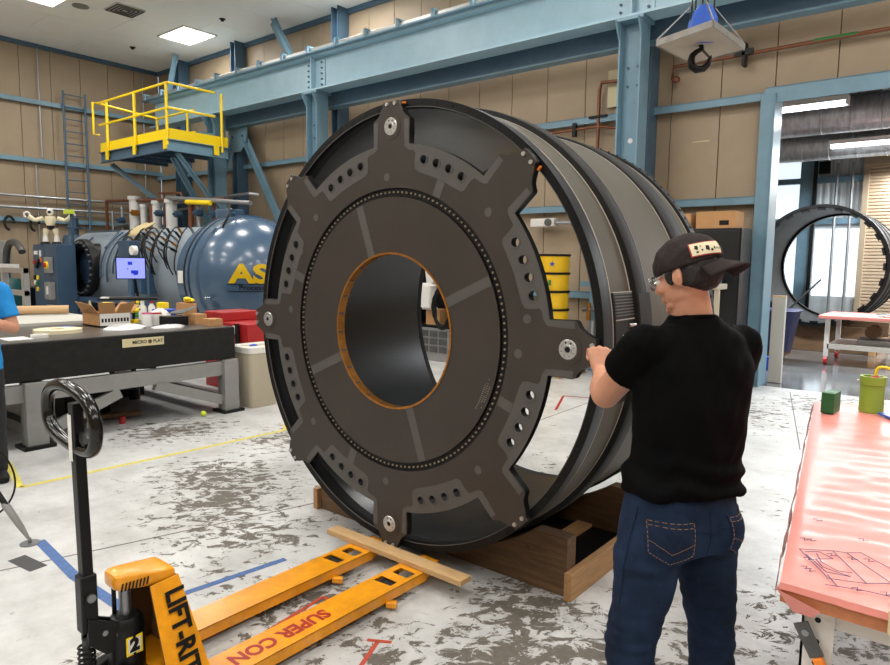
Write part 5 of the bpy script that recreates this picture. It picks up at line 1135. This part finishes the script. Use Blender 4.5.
# ============================================================= PINK WORK TABLE (FOREGROUND RIGHT)
pt_ = thing('work_table', 'foreground table covered in taped pink film, at the right edge', 'table', (.1, 3.0, 0))
TT = [(-.33, 1.70), (.85, 1.70), (.95, 4.78), (-.70, 4.19)]
ZT = .9
# top skin with slack film creases
n1, n2 = 60, 90; V = []; F = []
def tt(u, v, e=0):
    a = Vector(TT[0]).lerp(Vector(TT[1]), u); b = Vector(TT[3]).lerp(Vector(TT[2]), u); return a.lerp(b, v)
for j in range(n2 + 1):
    for i in range(n1 + 1):
        u, v = i / n1, j / n2; p = tt(u, v)
        w_ = noise.noise(Vector((p.x * 2.0 + p.y * .6, p.y * 9 - p.x * 2.2, 0))); w2 = noise.noise(Vector((p.x * 5, p.y * 22 - p.x * 6, 3)))
        edge = min(u, 1 - u, v, 1 - v); k = min(1, edge * 12)
        h = k * (.006 * max(0, 1 - abs(w_) * 6) + .004 * w2)
        V.append((p.x, p.y, ZT + h - .006 * (1 - min(1, edge * 60))))
F = [(j * (n1 + 1) + i, j * (n1 + 1) + i + 1, (j + 1) * (n1 + 1) + i + 1, (j + 1) * (n1 + 1) + i) for j in range(n2) for i in range(n1)]
MB().add(V, F).build('film_cover', 'pink_film', pt_)
def inset(P, d): 
    c = Vector((sum(p[0] for p in P) / 4, sum(p[1] for p in P) / 4)); return [tuple(Vector(p) + (c - Vector(p)).normalized() * d) for p in P]
MB().prism(inset(TT, .004), ZT - .055, ZT - .0065, 'xy').build('tabletop', 'board_edge', pt_, smooth=False)
# film hanging over the edges
for (a, b, dn) in ((TT[0], TT[1], .02), (TT[3], TT[0], .09)):
    a = Vector(a); b = Vector(b); n = 50; V = []
    d = (b - a).normalized(); o_ = Vector((d.y, -d.x)) * .004
    for j, z in enumerate((ZT - .004, ZT - .02, ZT - .04, ZT - .06)):
        for i in range(n + 1):
            p = a.lerp(b, i / n) + o_ * (1 + j * .8); w_ = noise.noise(Vector((i * .55, j * .4, dn * 50)))
            zz = z if j < 3 else ZT - .02 - dn * (.6 + .5 * noise.noise(Vector((i * .3, 0, 1))))
            V.append((p.x + o_.x * w_ * 2, p.y + o_.y * w_ * 2, zz if dn > .05 else max(zz, z)))
    m_ = 4 if dn > .05 else 2
    MB().add(V[:(n + 1) * m_], [(j * (n + 1) + i, j * (n + 1) + i + 1, (j + 1) * (n + 1) + i + 1, (j + 1) * (n + 1) + i) for j in range(m_ - 1) for i in range(n)]).build('film_skirt', 'pink_film', pt_)
MB().add([(-.335, 1.75, ZT - .02), (-.335, 1.69, ZT - .02), (-.24, 1.69, ZT - .045), (-.255, 1.70, ZT - .07), (-.3, 1.71, ZT - .075)], [(0, 1, 4), (1, 2, 3, 4)]).build('film_corner', 'pink_film', pt_, smooth=False)
for x in (-.11, .35): MB().box(x, x + .05, 1.688, 1.694, ZT - .05, ZT + .004).box(x, x + .05, 1.688, 1.76, ZT + .0045, ZT + .0055).build('masking_tape', 'plate_cream', pt_, smooth=False, kind='stuff')
MB().box(-.28, .8, 1.78, 1.83, ZT - .12, ZT - .056).build('apron', 'white', pt_, smooth=False)
MB().box(-.28, -.23, 1.83, 4.0, ZT - .12, ZT - .056).build('apron', 'white', pt_, smooth=False)
for x, y in ((-.29, 1.77), (.72, 1.77), (.75, 4.3), (-.55, 4.0)):
    l_ = MB().box(x, x + .07, y, y + .006, 0, ZT - .06).box(x, x + .006, y, y + .07, 0, ZT - .06).build('leg', 'white', pt_, smooth=False)
    mb = MB()
    for k in range(14): mb.cyl((x + .035, y - .001, .08 + .055 * k), (x + .035, y + .001, .08 + .055 * k), .007, n=10)
    mb.build('leg_slots', 'black', l_, kind='stuff')
# ink sketch on the film: nested outlines and ticks
mb = MB()
def ink(pp, w=.0025):
    for a, b in zip(pp[:-1], pp[1:]): mb.bar((a[0], a[1], ZT + .0062), (b[0], b[1], ZT + .0062), w, .0006)
ink([(-.33, 1.91), (-.26, 1.955), (-.165, 1.80), (-.24, 1.77), (-.33, 1.91)])
ink([(-.315, 1.90), (-.285, 1.925), (-.25, 1.90), (-.285, 1.87), (-.262, 1.83), (-.2, 1.815), (-.25, 1.805), (-.31, 1.885)])
ink([(-.26, 1.955), (-.23, 1.965), (-.12, 1.84), (-.165, 1.80)]); ink([(-.23, 1.965), (-.2, 1.99), (-.06, 1.87), (-.12, 1.84)]); ink([(-.24, 1.73), (-.17, 1.755), (-.1, 1.765)])
ink([(-.245, 1.79), (-.215, 1.735)]); ink([(-.29, 1.91), (-.27, 1.86), (-.23, 1.83), (-.2, 1.84)])
for a, b in ((-.31, 1.86), (-.305, 1.80), (-.295, 1.79), (-.345, 1.99), (-.33, 1.995), (-.345, 2.17), (-.22, 2.09), (-.19, 1.752), (-.135, 1.772), (-.27, 1.925), (-.225, 1.935), (-.19, 1.95)): ink([(a, b), (a + .012, b + .01), (a + .012, b - .008), (a + .024, b + .004)], .002)
mb.build('ink_sketch', 'ink', pt_, smooth=False, kind='stuff')
item('green_brick', MB().box(-.03, .03, -.06, .06, 0, .105, Tr(-.575, 3.88, ZT + .006, rz=-.1)), 'green_block', 'dark green rectangular block standing on the pink table', 'block', smooth=False, bevel=.003)
cn = thing('green_canister', 'tall light green canister with bright yellow cord, far end of pink table', 'canister', (-.40, 4.08, ZT))
gx, gy = -.415, 4.04
MB().lathe([(0, .004), (.056, .004), (.056, .145), (.06, .147), (.06, .19), (.048, .19), (.048, .14), (0, .14)], (gx, gy, ZT), (0, 0, 1), 40).build('canister_body', 'green_can', cn)
MB().ell((gx - .062, gy - .033, ZT + .165), .006).build('rivet', 'white', cn)
MB().ell((gx + .01, gy - .0, ZT + .175), .03, .03, .02).build('red_contents', 'red', cn)
MB().tube(bez((gx + .01, gy, ZT + .19), (gx + .0, gy, ZT + .27), (gx + .06, gy, ZT + .25), (gx + .2, gy + .02, ZT + .17), 10), .007, 8).build('yellow_cord', 'yellow', cn)
item('blue_folder', MB().box(-.12, .12, -.1, .1, 0, .01, Tr(-.22, 3.95, ZT + .008, rz=.6)), 'hook_blue', 'flat blue folder on the pink table beside the green canister', 'folder', smooth=False)
sc = thing('scraper', 'scraper with steel blade and orange handle leaning on the table leg', 'scraper', (-.24, 1.75, .6))
SM = Matrix.Translation((-.272, 1.75, .755)) @ Matrix.Rotation(-.5, 4, 'Y') @ Matrix.Rotation(PI, 4, 'Y')
MB().box(-.017, .017, -.002, .002, -.035, .05, SM).build('blade', 'dull_steel', sc, smooth=False)
MB().cyl(SM @ Vector((0, -.004, -.01)), SM @ Vector((0, .003, -.01)), .008, n=14).build('rivet', 'steel', sc)
MB().bar(SM @ Vector((0, -.002, .05)), SM @ Vector((0, -.002, .17)), .026, .016, up=(0, 1, 0)).build('handle', 'orange', sc, smooth=False, bevel=.006)

# ============================================================= TRIPOD AT LEFT EDGE
tr_ = thing('tripod', 'black tripod with grey foot clamps, only one corner in view at left', 'tripod', (-4.9, 1.1, 0))
ap_ = Vector((-4.95, .95, 1.2))
for f, s in (((-4.18, 1.37), 1), ((-5.6, 1.0), 1), ((-5.3, .4), 1)):
    b = Vector((f[0], f[1], .02)); d = (ap_ - b)
    MB().cyl(b + d * .1, ap_, .016, .02, n=12).build('leg', 'black_metal', tr_)
    MB().loft([(b + d * .008, (.009, 0, 0), (0, .009, 0)), (b + d * .07, (.022, 0, 0), (0, .02, 0)), (b + d * .16, (.026, 0, 0), (0, .024, 0)), (b + d * .18, (.018, 0, 0), (0, .018, 0))], 16).build('foot_clamp', 'paint_grey', tr_)
    MB().cyl((f[0], f[1], 0), (f[0], f[1], .006), .052, n=28).cyl((f[0], f[1], .006), (f[0], f[1], .035), .008, n=10).build('foot_disc', 'steel', tr_)
MB().cyl(ap_ + Vector((0, 0, -.1)), ap_ + Vector((0, 0, .08)), .05, n=20).build('hub', 'black_metal', tr_)
mm = Vector((-4.95, .95, .5))
MB().cyl(mm, Vector((-4.4, 1.26, .33)), .012, n=8).build('spreader', 'black_metal', tr_)
tag(MB().tube(bez((-4.75, 1.25, .6), (-4.5, 1.5, .42), (-4.6, 1.5, .1), (-4.72, 1.3, .01), 16) + [(-5.0, 1.2, .008), (-5.2, 1.1, .008)], .006, 6).build('cable', 'black'), 'thin black cable looping beside the tripod leg', 'cable')
# ============================================================= PEOPLE
def solid(name, mb, m, parent, vox=.007, it=6, fn=None, dec=None):
    """fuse overlapping closed pieces into one skin, relax it, then crease it with fn(co, normal)"""
    o = mb.build(name, m, None, smooth=True)
    r = o.modifiers.new('r', 'REMESH'); r.mode = 'VOXEL'; r.voxel_size = vox
    s = o.modifiers.new('s', 'SMOOTH'); s.factor = .5; s.iterations = it
    me = bpy.data.meshes.new_from_object(o.evaluated_get(bpy.context.evaluated_depsgraph_get()))
    bpy.data.objects.remove(o)
    if fn:
        ns = [v.normal.copy() for v in me.vertices]
        for v, n in zip(me.vertices, ns): v.co = v.co + n * fn(v.co, n)
    me.transform(wloc(parent).inverted()); me.materials.clear(); me.materials.append(MATS[m]); me.shade_smooth(); me.name = name
    o = bpy.data.objects.new(name, me); C.objects.link(o); o.parent = parent
    return o
def ball(mb, c, r): return mb.ell(c, r, r, r, 14, 10)
def limb(mb, pts, rs, n=18):
    mb.tube(pts, rs, n)
    for p, r in zip(pts, rs): ball(mb, p, r * .985)
def nrm(v): return Vector(v).normalized()
def hand(mb, wrist, D, N, side=1, curl=(50, 75, 60), s=1.0, thumb=None):
    """palm, four bent fingers of unequal length and a thumb leaving the side of the palm"""
    D = nrm(D); N = Vector(N); N = (N - D * N.dot(D)).normalized(); Sx = D.cross(N) * side; w = Vector(wrist)
    mb.loft([(w, Sx * .027 * s, N * .019 * s), (w + D * .03 * s, Sx * .036 * s, N * .017 * s), (w + D * .065 * s, Sx * .042 * s, N * .016 * s), (w + D * .088 * s, Sx * .041 * s, N * .0135 * s)], 18, 2.6)
    for k, (off, L, r) in enumerate(((-.030, .042, .0088), (-.0105, .047, .0092), (.0095, .044, .0088), (.029, .034, .0078))):
        p = w + D * (.084 - .004 * abs(k - 1.3)) * s + Sx * off * s; a = 0; P = [p - D * .015 * s, p]; R_ = [r * s * 1.05, r * s * 1.12]
        for j, c in enumerate(curl):
            a += math.radians(c + k * 3); d = D * math.cos(a) - N * math.sin(a) + Sx * (off * .8)
            p = p + d * L * s * (1, .68, .55)[j]; P.append(p); R_.append(r * s * (1.02, .95, .8)[j])
        limb(mb, P, R_, 10)
    t0 = w + D * .025 * s - Sx * .03 * s; T = thumb or (D * .6 - Sx * .55 - N * .55)
    T = nrm(T); limb(mb, [t0, t0 + T * .036 * s, t0 + T * .036 * s + nrm(T + D * .7 - N * .3) * .032 * s, t0 + T * .036 * s + nrm(T + D * .9 - N * .5 + Sx * .4) * .056 * s], [.0145 * s, .0125 * s, .0105 * s, .0085 * s], 12)
def head(mb, c, Fh, Lh, Uh, s=1.0):
    B = Matrix(((Fh.x, Lh.x, Uh.x, 0), (Fh.y, Lh.y, Uh.y, 0), (Fh.z, Lh.z, Uh.z, 0), (0, 0, 0, 1)))
    P = lambda a, b, d: c + (Fh * a + Lh * b + Uh * d) * s
    E = lambda a, b, d, x, y, z: mb.ell(P(a, b, d), x * s, y * s, z * s, 20, 14, B)
    E(-.015, 0, .02, .097, .077, .094); E(.04, 0, -.035, .056, .058, .075); E(.058, 0, -.085, .034, .042, .028); E(.02, 0, -.06, .06, .058, .045)
    E(.08, 0, .012, .018, .048, .014); E(.094, 0, -.064, .012, .024, .012); E(.088, 0, -.098, .014, .018, .014)
    for q in (-1, 1): E(.072, q * .04, -.03, .022, .02, .02); E(-.002, q * .078, -.018, .018, .0075, .028); E(-.012, q * .084, -.010, .009, .006, .022)
    mb.loft([(P(.092, 0, .004), Lh * .008 * s, Uh * .006 * s), (P(.105, 0, -.018), Lh * .010 * s, (Uh * .4 + Fh * .9) * .011 * s), (P(.112, 0, -.036), Lh * .015 * s, (Uh * .4 + Fh * .9) * .013 * s), (P(.1, 0, -.044), Lh * .013 * s, Fh * .008 * s)], 14)
    return P, B
def eyes(parent, P, s=1.0):
    for q in (-1, 1):
        e = MB().ell(P(.083, q * .031, -.008), .0125 * s).build('eye', 'white', parent)
        MB().ell(P(.0925, q * .032, -.009), .0055 * s).build('iris', 'hair', e)
def creases(fx, amp, seed, vert=1.0):
    def f(co, n):
        return amp * (noise.noise(Vector((co.x * fx, co.y * fx, co.z * fx * vert + seed))) + .5 * noise.noise(Vector((co.x * fx * 2.3 + seed, co.y * fx * 2.3, co.z * fx * 2.3 * vert))))
    return f

# ---- the man at the ring
man = thing('person', 'man in black t-shirt, jeans and backward cap, working at the ring arm', 'person', (-.69, 2.02, 0))
bF = nrm((-.874, .484, 0)); bL = nrm((-.484, -.874, 0)); Z3 = Vector((0, 0, 1))
V3 = lambda *a: Vector(a)
Ls, Le, Lw = V3(-.797, 1.962, 1.395), V3(-.985, 2.095, 1.205), V3(-1.125, 2.35, 1.232)
Rs, Re, Rw = V3(-.615, 2.30, 1.385), V3(-.725, 2.50, 1.15), V3(-.93, 2.58, 1.22)
Lh_, Lk, La = V3(-.735, 1.945, .86), V3(-.765, 1.875, .49), V3(-.745, 1.85, .09)
Rh_, Rk, Ra = V3(-.655, 2.115, .86), V3(-.61, 2.15, .49), V3(-.595, 2.17, .09)
hc = V3(-.733, 2.108, 1.626); pit_ = math.radians(20)
h0_ = nrm((-.99, .11, 0)); hL = Z3.cross(h0_); hF = h0_ * math.cos(pit_) - Z3 * math.sin(pit_); hU = hF.cross(hL)
b = MB()
sp_pts = [(V3(-.69, 2.03, .84), .165, .11), (V3(-.69, 2.03, .95), .16, .105), (V3(-.685, 2.05, 1.08), .14, .095), (V3(-.69, 2.08, 1.22), .155, .105), (V3(-.70, 2.11, 1.35), .165, .1), (V3(-.705, 2.13, 1.43), .12, .08), (V3(-.715, 2.13, 1.475), .075, .065)]
b.loft([(c, bL * a, bF * d) for c, a, d in sp_pts], 28, 2.3)
limb(b, [V3(-.712, 2.13, 1.44), V3(-.718, 2.13, 1.50), V3(-.725, 2.118, 1.56), V3(-.735, 2.11, 1.60)], [.070, .062, .058, .056], 20)
HP, HB = head(b, hc, hF, hL, hU, .98)
limb(b, [Ls + V3(.03, .04, .0), Ls, Ls.lerp(Le, .35), Ls.lerp(Le, .75), Le], [.055, .057, .053, .049, .048], 20)
limb(b, [Le, Le.lerp(Lw, .22) , Le.lerp(Lw, .5), Le.lerp(Lw, .8), Lw], [.0485, .052, .045, .034, .030], 20)
limb(b, [Rs, Rs.lerp(Re, .5), Re], [.056, .05, .042], 18); limb(b, [Re, Re.lerp(Rw, .3), Re.lerp(Rw, .75), Rw], [.042, .044, .031, .027], 18)
hand(b, Lw, (-.30, .42, .85), (.62, -.66, .15), side=-1, curl=(52, 78, 60), s=1.16)
hand(b, Rw, (-.9, .25, .25), (.3, .2, .9), side=1, curl=(30, 50, 40))
for h, k, a in ((Lh_, Lk, La), (Rh_, Rk, Ra)): limb(b, [h, h.lerp(k, .5), k, k.lerp(a, .35), a], [.08, .07, .053, .052, .036], 18)
solid('body', b, 'skin', man, .0044, 3, lambda co, n: .0008 * noise.noise(co * 45))
eyes(man, HP, .98)
# hair under the cap, sideburns
h = MB(); E = lambda a, b_, d, x, y, z: h.ell(HP(a, b_, d), x, y, z, 20, 14, HB)
E(-.034, 0, -.002, .083, .079, .066); E(-.052, 0, -.03, .055, .06, .045)
for q in (-1, 1): E(.022, q * .073, .0, .018, .009, .034); E(-.04, q * .07, -.02, .035, .014, .035)
solid('hair', h, 'hair', man, .004, 2, creases(60, .0025, 3, .4))
h = MB()
for q in (-1, 1): h.ell(HP(.094, q * .032, .013), .008, .018, .004, 12, 6, HB)
h.build('eyebrow', 'hair', man, kind='stuff')
# cap worn backwards
cp = MB(); cp.ell(HP(-.012, 0, .03), .110, .0905, .0885, 32, 16, HB, z0=-.22)
cap_o = solid('cap', cp, 'cap_brown', man, .004, 3, creases(28, .0035, 9))
mb = MB(); n = 20; V = []
for j in range(6):
    t_ = j / 5
    for i in range(n + 1):
        a = PI + (i / n - .5) * 1.75; ex = .105 + .078 * t_ * (math.cos((i / n - .5) * 2.3) ** .6)
        dz = .006 - .040 * t_ - .014 * ((i / n - .5) * 2) ** 2
        V.append(HP(-.012 + ex * math.cos(a), (ex * .84) * math.sin(a) * (1 - .1 * t_), dz))
mb.add(V, [(j * (n + 1) + i, j * (n + 1) + i + 1, (j + 1) * (n + 1) + i + 1, (j + 1) * (n + 1) + i) for j in range(5) for i in range(n)])
br = mb.build('cap_brim', 'cap_brown', cap_o); br.modifiers.new('t', 'SOLIDIFY').thickness = .005
def cap_pt(az, el, off): az = math.radians(az); el = math.radians(el); r = 1 + off; return HP(-.012 + .112 * r * math.cos(el) * math.cos(az), .0925 * r * math.cos(el) * math.sin(az), .03 + .0905 * r * math.sin(el))
def cap_patch(name, az0, az1, e0, e1, off, m, parent, sk=0):
    N1 = 8; V = [cap_pt(az0 + (az1 - az0) * i / N1, e0 + (e1 - e0) * j / 4 + sk * i / N1, off) for j in range(5) for i in range(N1 + 1)]
    return MB().add(V, [(j * (N1 + 1) + i, j * (N1 + 1) + i + 1, (j + 1) * (N1 + 1) + i + 1, (j + 1) * (N1 + 1) + i) for j in range(4) for i in range(N1)]).build(name, m, parent)
cap_patch('patch_border', 118, 176, -3, 25, .035, 'red', cap_o, -4)
cap_patch('patch', 120, 174, -1, 23, .045, 'patch_cream', cap_o, -4)
for az, el, w, hh in ((129, 19, 3.6, 5.5), (129, 10, 2.6, 2), (137, 12, 2, 2.4), (147, 14, 4.4, 6.5), (154, 9, 3, 3), (160, 12, 2, 3.5), (165, 11, 1.6, 2.5), (170, 10, 1.6, 2.5), (136, 20, 1.4, 1.6)):
    n = 9; el -= 6
    V = [cap_pt(az + w * math.cos(k * 2 * PI / n) * (1 if k % 2 else .75), el + hh * math.sin(k * 2 * PI / n) * (1 if k % 2 else .75), .055) for k in range(n)]
    MB().add(V, [tuple(range(n))]).build('emblem', 'black', cap_o, smooth=False)
# safety glasses
gl = MB()
for q in (-1, 1): gl.tube([HP(-.005, q * .081, .004), HP(.06, q * .074, .004), HP(.10, q * .066, .003)], .0028, 6)
gl.build('glasses_arm', 'clear', man, kind='stuff')
gf = MB()
for q in (-1, 1): gf.tube([HP(.108 - .012 * math.cos(a), q * (.036 + .031 * math.cos(a)), -.006 + .022 * math.sin(a)) for a in [k * PI / 8 for k in range(16)]], .0018, 6, closed=True)
gf.build('glasses_frame', 'steel', man, kind='stuff')
for q in (-1, 1): MB().ell(HP(.108, q * .036, -.006), .004, .029, .021, 16, 8, HB).build('lens', 'clear', man)
# t-shirt
t_ = MB()
t_.loft([(c, bL * a, bF * d) for c, a, d in ((V3(-.69, 2.03, .955), .192, .138), (V3(-.69, 2.03, .985), .19, .137), (V3(-.685, 2.05, 1.08), .172, .125), (V3(-.69, 2.08, 1.22), .185, .132), (V3(-.70, 2.11, 1.34), .198, .125), (V3(-.705, 2.128, 1.42), .176, .1), (V3(-.708, 2.13, 1.463), .095, .078), (V3(-.715, 2.128, 1.49), .069, .067))], 36, 2.4)
d_ = (Le - Ls).normalized(); limb(t_, [Ls + V3(.045, .06, .0), Ls, Ls + d_ * .08], [.075, .076, .073], 22); t_.cyl(Ls + d_ * .02, Ls + d_ * .135, .074, .074, 24)
d_ = (Re - Rs).normalized(); limb(t_, [Rs + V3(-.03, -.05, 0), Rs, Rs + d_ * .08], [.075, .074, .073], 22); t_.cyl(Rs + d_ * .02, Rs + d_ * .19, .073, .071, 24)
def tee_fold(co, n):
    z = co.z; q = co.x * .777 + co.y * .629
    a = .005 * noise.noise(Vector((co.x * 5, co.y * 5, z * 8))) + .007 * noise.noise(Vector((q * 16 + z * 7, 3, z * 4 - q * 5)))
    a += .004 * noise.noise(Vector((q * 30 - z * 14, 7, z * 9)))
    low = max(0, min(1, (1.13 - z) / .14)); a += low * .008 * math.sin(z * 85 + 7 * noise.noise(Vector((co.x * 6, co.y * 6, z * 3))))
    return a + .003
tee = solid('t_shirt', t_, 'tee_black', man, .0068, 10, tee_fold)
MB().tube([V3(-.715, 2.128, 1.492) + bL * (.070 * math.cos(a)) + bF * (.068 * math.sin(a)) + Z3 * (-.008 - .010 * math.sin(a)) for a in [k * PI / 16 for k in range(32)]], .006, 8, closed=True).build('collar', 'tee_black', tee)
# jeans
j_ = MB()
j_.loft([(c, bL * a, bF * d) for c, a, d in ((V3(-.69, 2.03, .98), .176, .118), (V3(-.69, 2.03, .92), .184, .128), (V3(-.69, 2.03, .84), .192, .135), (V3(-.69, 2.03, .78), .188, .122))], 32, 2.3)
for s_, (h_, k_, a_) in ((1, (Lh_, Lk, La)), (-1, (Rh_, Rk, Ra))):
    limb(j_, [h_, h_.lerp(k_, .3), h_.lerp(k_, .62), k_, k_.lerp(a_, .35), k_.lerp(a_, .75), a_ + V3(0, 0, -.04)], [.103, .100, .088, .075, .071, .066, .066], 24)
for s_ in (1, -1): j_.ell(V3(-.69, 2.03, .85) - bF * .062 + bL * .082 * s_, .085, .085, .095)
def jean_fold(co, n):
    z = co.z; kk = math.exp(-((z - .50) / .13) ** 2) + math.exp(-((z - .76) / .05) ** 2) * .8 + math.exp(-((z - .15) / .1) ** 2)
    return .005 * noise.noise(Vector((co.x * 9, co.y * 9, z * 6))) + kk * .011 * noise.noise(Vector((co.x * 10, co.y * 10, z * 34))) + .0025 * noise.noise(Vector((co.x * 26, co.y * 26, z * 20)))
jn = solid('jeans', j_, 'denim', man, .0066, 3, jean_fold)
from mathutils.bvhtree import BVHTree
JW = wloc(man); JT = BVHTree.FromPolygons([JW @ v.co for v in jn.data.vertices], [tuple(p.vertices) for p in jn.data.polygons])
def on_jeans(p, d, off):
    """drop a point onto the jeans along d"""
    loc, n_, i_, q_ = JT.ray_cast(p, d); return (loc + n_ * off) if loc else p
for s_ in (1, -1):
    nn = nrm(-bF * .95 + bL * .32 * s_); xx = Z3.cross(nn).normalized(); c_ = V3(-.69, 2.03, .845) + bL * .088 * s_ + nn * .4
    cr = lambda a, b_, off: on_jeans(c_ + xx * a + Z3 * b_, -nn, off)
    N_ = 10; V = []
    for off in (.0045, -.004):
        for jj in range(N_ + 1):
            for ii in range(N_ + 1):
                v = .062 - .137 * jj / N_; half = .066 if v > -.035 else .064 * (1 - ((-.035 - v) / .04) ** 1.3) + .003
                V.append(cr(-half + 2 * half * ii / N_, v - .012 * (ii / N_ - .5) * s_ * 0, off))
    M_ = (N_ + 1) ** 2; g_ = lambda j2, i2: j2 * (N_ + 1) + i2
    F_ = [(g_(j2, i2), g_(j2, i2 + 1), g_(j2 + 1, i2 + 1), g_(j2 + 1, i2)) for j2 in range(N_) for i2 in range(N_)]
    rim = [g_(0, i) for i in range(N_ + 1)] + [g_(j, N_) for j in range(1, N_ + 1)] + [g_(N_, i) for i in range(N_ - 1, -1, -1)] + [g_(j, 0) for j in range(N_ - 1, 0, -1)]
    F_ += [(rim[i], rim[(i + 1) % len(rim)], M_ + rim[(i + 1) % len(rim)], M_ + rim[i]) for i in range(len(rim))]
    pk = MB().add(V, F_).build('back_pocket', 'denim', jn)
    mb = MB(); ring_ = [(-.061, .057), (.061, .057), (.060, -.034), (0, -.069), (-.060, -.034), (-.061, .057)]
    ring2 = [(-.061, .045), (.061, .045)]; arc = [(-.058, .0), (-.03, -.012), (0, -.03), (.03, -.012), (.058, .0)]
    for rg in (ring_, ring2, arc):
        for p0, p1 in zip(rg[:-1], rg[1:]):
            for q in range(7):
                a_, b2 = [(p0[0] + (p1[0] - p0[0]) * t2, p0[1] + (p1[1] - p0[1]) * t2) for t2 in ((q + .1) / 7, (q + .75) / 7)]
                mb.bar(cr(a_[0], a_[1], .0052), cr(b2[0], b2[1], .0052), .0012, .0012, up=nn)
    mb.build('stitching', 'stitch', pk, kind='stuff')
    if s_ < 0: MB().bar(cr(.058, .03, .006), cr(.058, .012, .006), .008, .002, up=nn).build('red_tab', 'red', pk, smooth=False)
# yoke and centre seams, waistband edge
def seam(P, name='seam'):
    pp = [on_jeans(p, d, .0015) for p, d in P if JT.ray_cast(p, d)[0] is not None]; return MB().tube(pp, .0016, 5).build(name, 'denim', jn)
seam([(V3(-.69, 2.03, .90 - .02 * abs(t) / .15 * 0 - .035 * (1 - abs(t) / .15)) + bL * t - bF * .4, bF) for t in [-.15 + .3 * k / 20 for k in range(21)]], 'yoke_seam')
seam([(V3(-.69, 2.03, z) - bF * .4, bF) for z in [.93 - .16 * k / 14 for k in range(15)]], 'centre_seam')
for s_ in (1, -1):
    seam([(V3(-.69, 2.03, z) + bL * s_ * .5 - bF * .02 + (V3(0, 0, 0)), -bL * s_) for z in [.93 - .3 * k / 16 for k in range(17)]], 'side_seam')
def shoe(parent, a, F_, m='black'):
    a = Vector(a); L_2 = Z3.cross(F_)
    s = MB().loft([(a + F_ * f + Z3 * z, L_2 * w, Z3 * hh) for f, z, w, hh in ((-.075, -.045, .03, .04), (-.05, -.035, .038, .05), (.0, -.03, .042, .055), (.07, -.048, .046, .038), (.13, -.058, .046, .028), (.175, -.066, .034, .02))], 20, 2.6)
    return s.build('shoe', m, parent)
for a_ in (La, Ra):
    s = shoe(man, a_ + V3(0, 0, 0), bF); 
    MB().prism([(-.09, -.04), (.18, -.035), (.18, .035), (-.09, .04)], 0, .02, 'xy', M=Matrix.Translation((a_.x, a_.y, 0)) @ Matrix.Rotation(math.atan2(bF.y, bF.x), 4, 'Z')).build('sole', 'rubber', s, smooth=False)

# ---- person with folded arms, mostly outside the frame at the left
p2 = thing('person', 'person at the left photo edge in bright blue t-shirt with folded arms', 'person', (-5.62, 1.6, 0))
f2 = nrm((.9, -.1, 0)); l2_ = Z3.cross(f2); o2 = V3(-5.62, 1.54, 0)
Q = lambda f, l, z: o2 + f2 * f + l2_ * l + Z3 * z
b = MB()
b.loft([(Q(0, 0, z), l2_ * a, f2 * d) for z, a, d in ((.9, .16, .11), (1.1, .14, .1), (1.3, .16, .11), (1.42, .15, .09), (1.5, .07, .06))], 24)
limb(b, [Q(0, 0, 1.46), Q(.02, 0, 1.56), Q(.03, 0, 1.62)], [.062, .056, .056])
P2, B2 = head(b, Q(.04, 0, 1.68), f2, l2_, Z3, 1.0)
for s_ in (1, -1):
    sh, el, wr = Q(0, s_ * .19, 1.40), Q(.06, s_ * .25, 1.13), Q(.22, -s_ * .03, 1.19 + .035 * s_)
    limb(b, [sh, sh.lerp(el, .5), el], [.055, .048, .043]); limb(b, [el, el.lerp(wr, .4), wr], [.043, .042, .028])
    hand(b, wr, l2_ * (-s_) + f2 * (-.2) + Z3 * .15, f2, side=s_, curl=(18, 22, 18), s=.95)
    limb(b, [Q(0, s_ * .1, .85), Q(.02, s_ * .11, .48), Q(-.02, s_ * .12, .1)], [.07, .052, .035])
solid('body', b, 'skin', p2, .0085, 4)
eyes(p2, P2)
h = MB(); h.ell(P2(-.022, 0, .038), .1, .082, .085, 20, 14, B2); solid('hair', h, 'hair', p2, .006, 3, creases(50, .003, 2))
t_ = MB(); t_.loft([(Q(0, 0, z), l2_ * a, f2 * d) for z, a, d in ((.83, .185, .135), (1.1, .17, .125), (1.3, .19, .13), (1.42, .16, .1), (1.49, .085, .07))], 28, 2.4)
for s_ in (1, -1):
    sh, el = Q(0, s_ * .19, 1.40), Q(.06, s_ * .25, 1.13); limb(t_, [sh, sh.lerp(el, .3)], [.072, .07]); t_.cyl(sh, sh.lerp(el, .72), .071, .068, 20)
solid('t_shirt', t_, 'tee_blue', p2, .009, 4, creases(10, .006, 5))
t_ = MB(); t_.loft([(Q(0, 0, z), l2_ * a, f2 * d) for z, a, d in ((.92, .17, .12), (.8, .18, .13), (.74, .17, .11))], 24)
for s_ in (1, -1): limb(t_, [Q(0, s_ * .095, .82), Q(.02, s_ * .11, .48), Q(-.02, s_ * .12, .08)], [.095, .075, .066])
solid('trousers', t_, 'pants_black', p2, .01, 4, creases(12, .006, 1))
for s_ in (1, -1): shoe(p2, Q(-.02, s_ * .12, .09), f2)
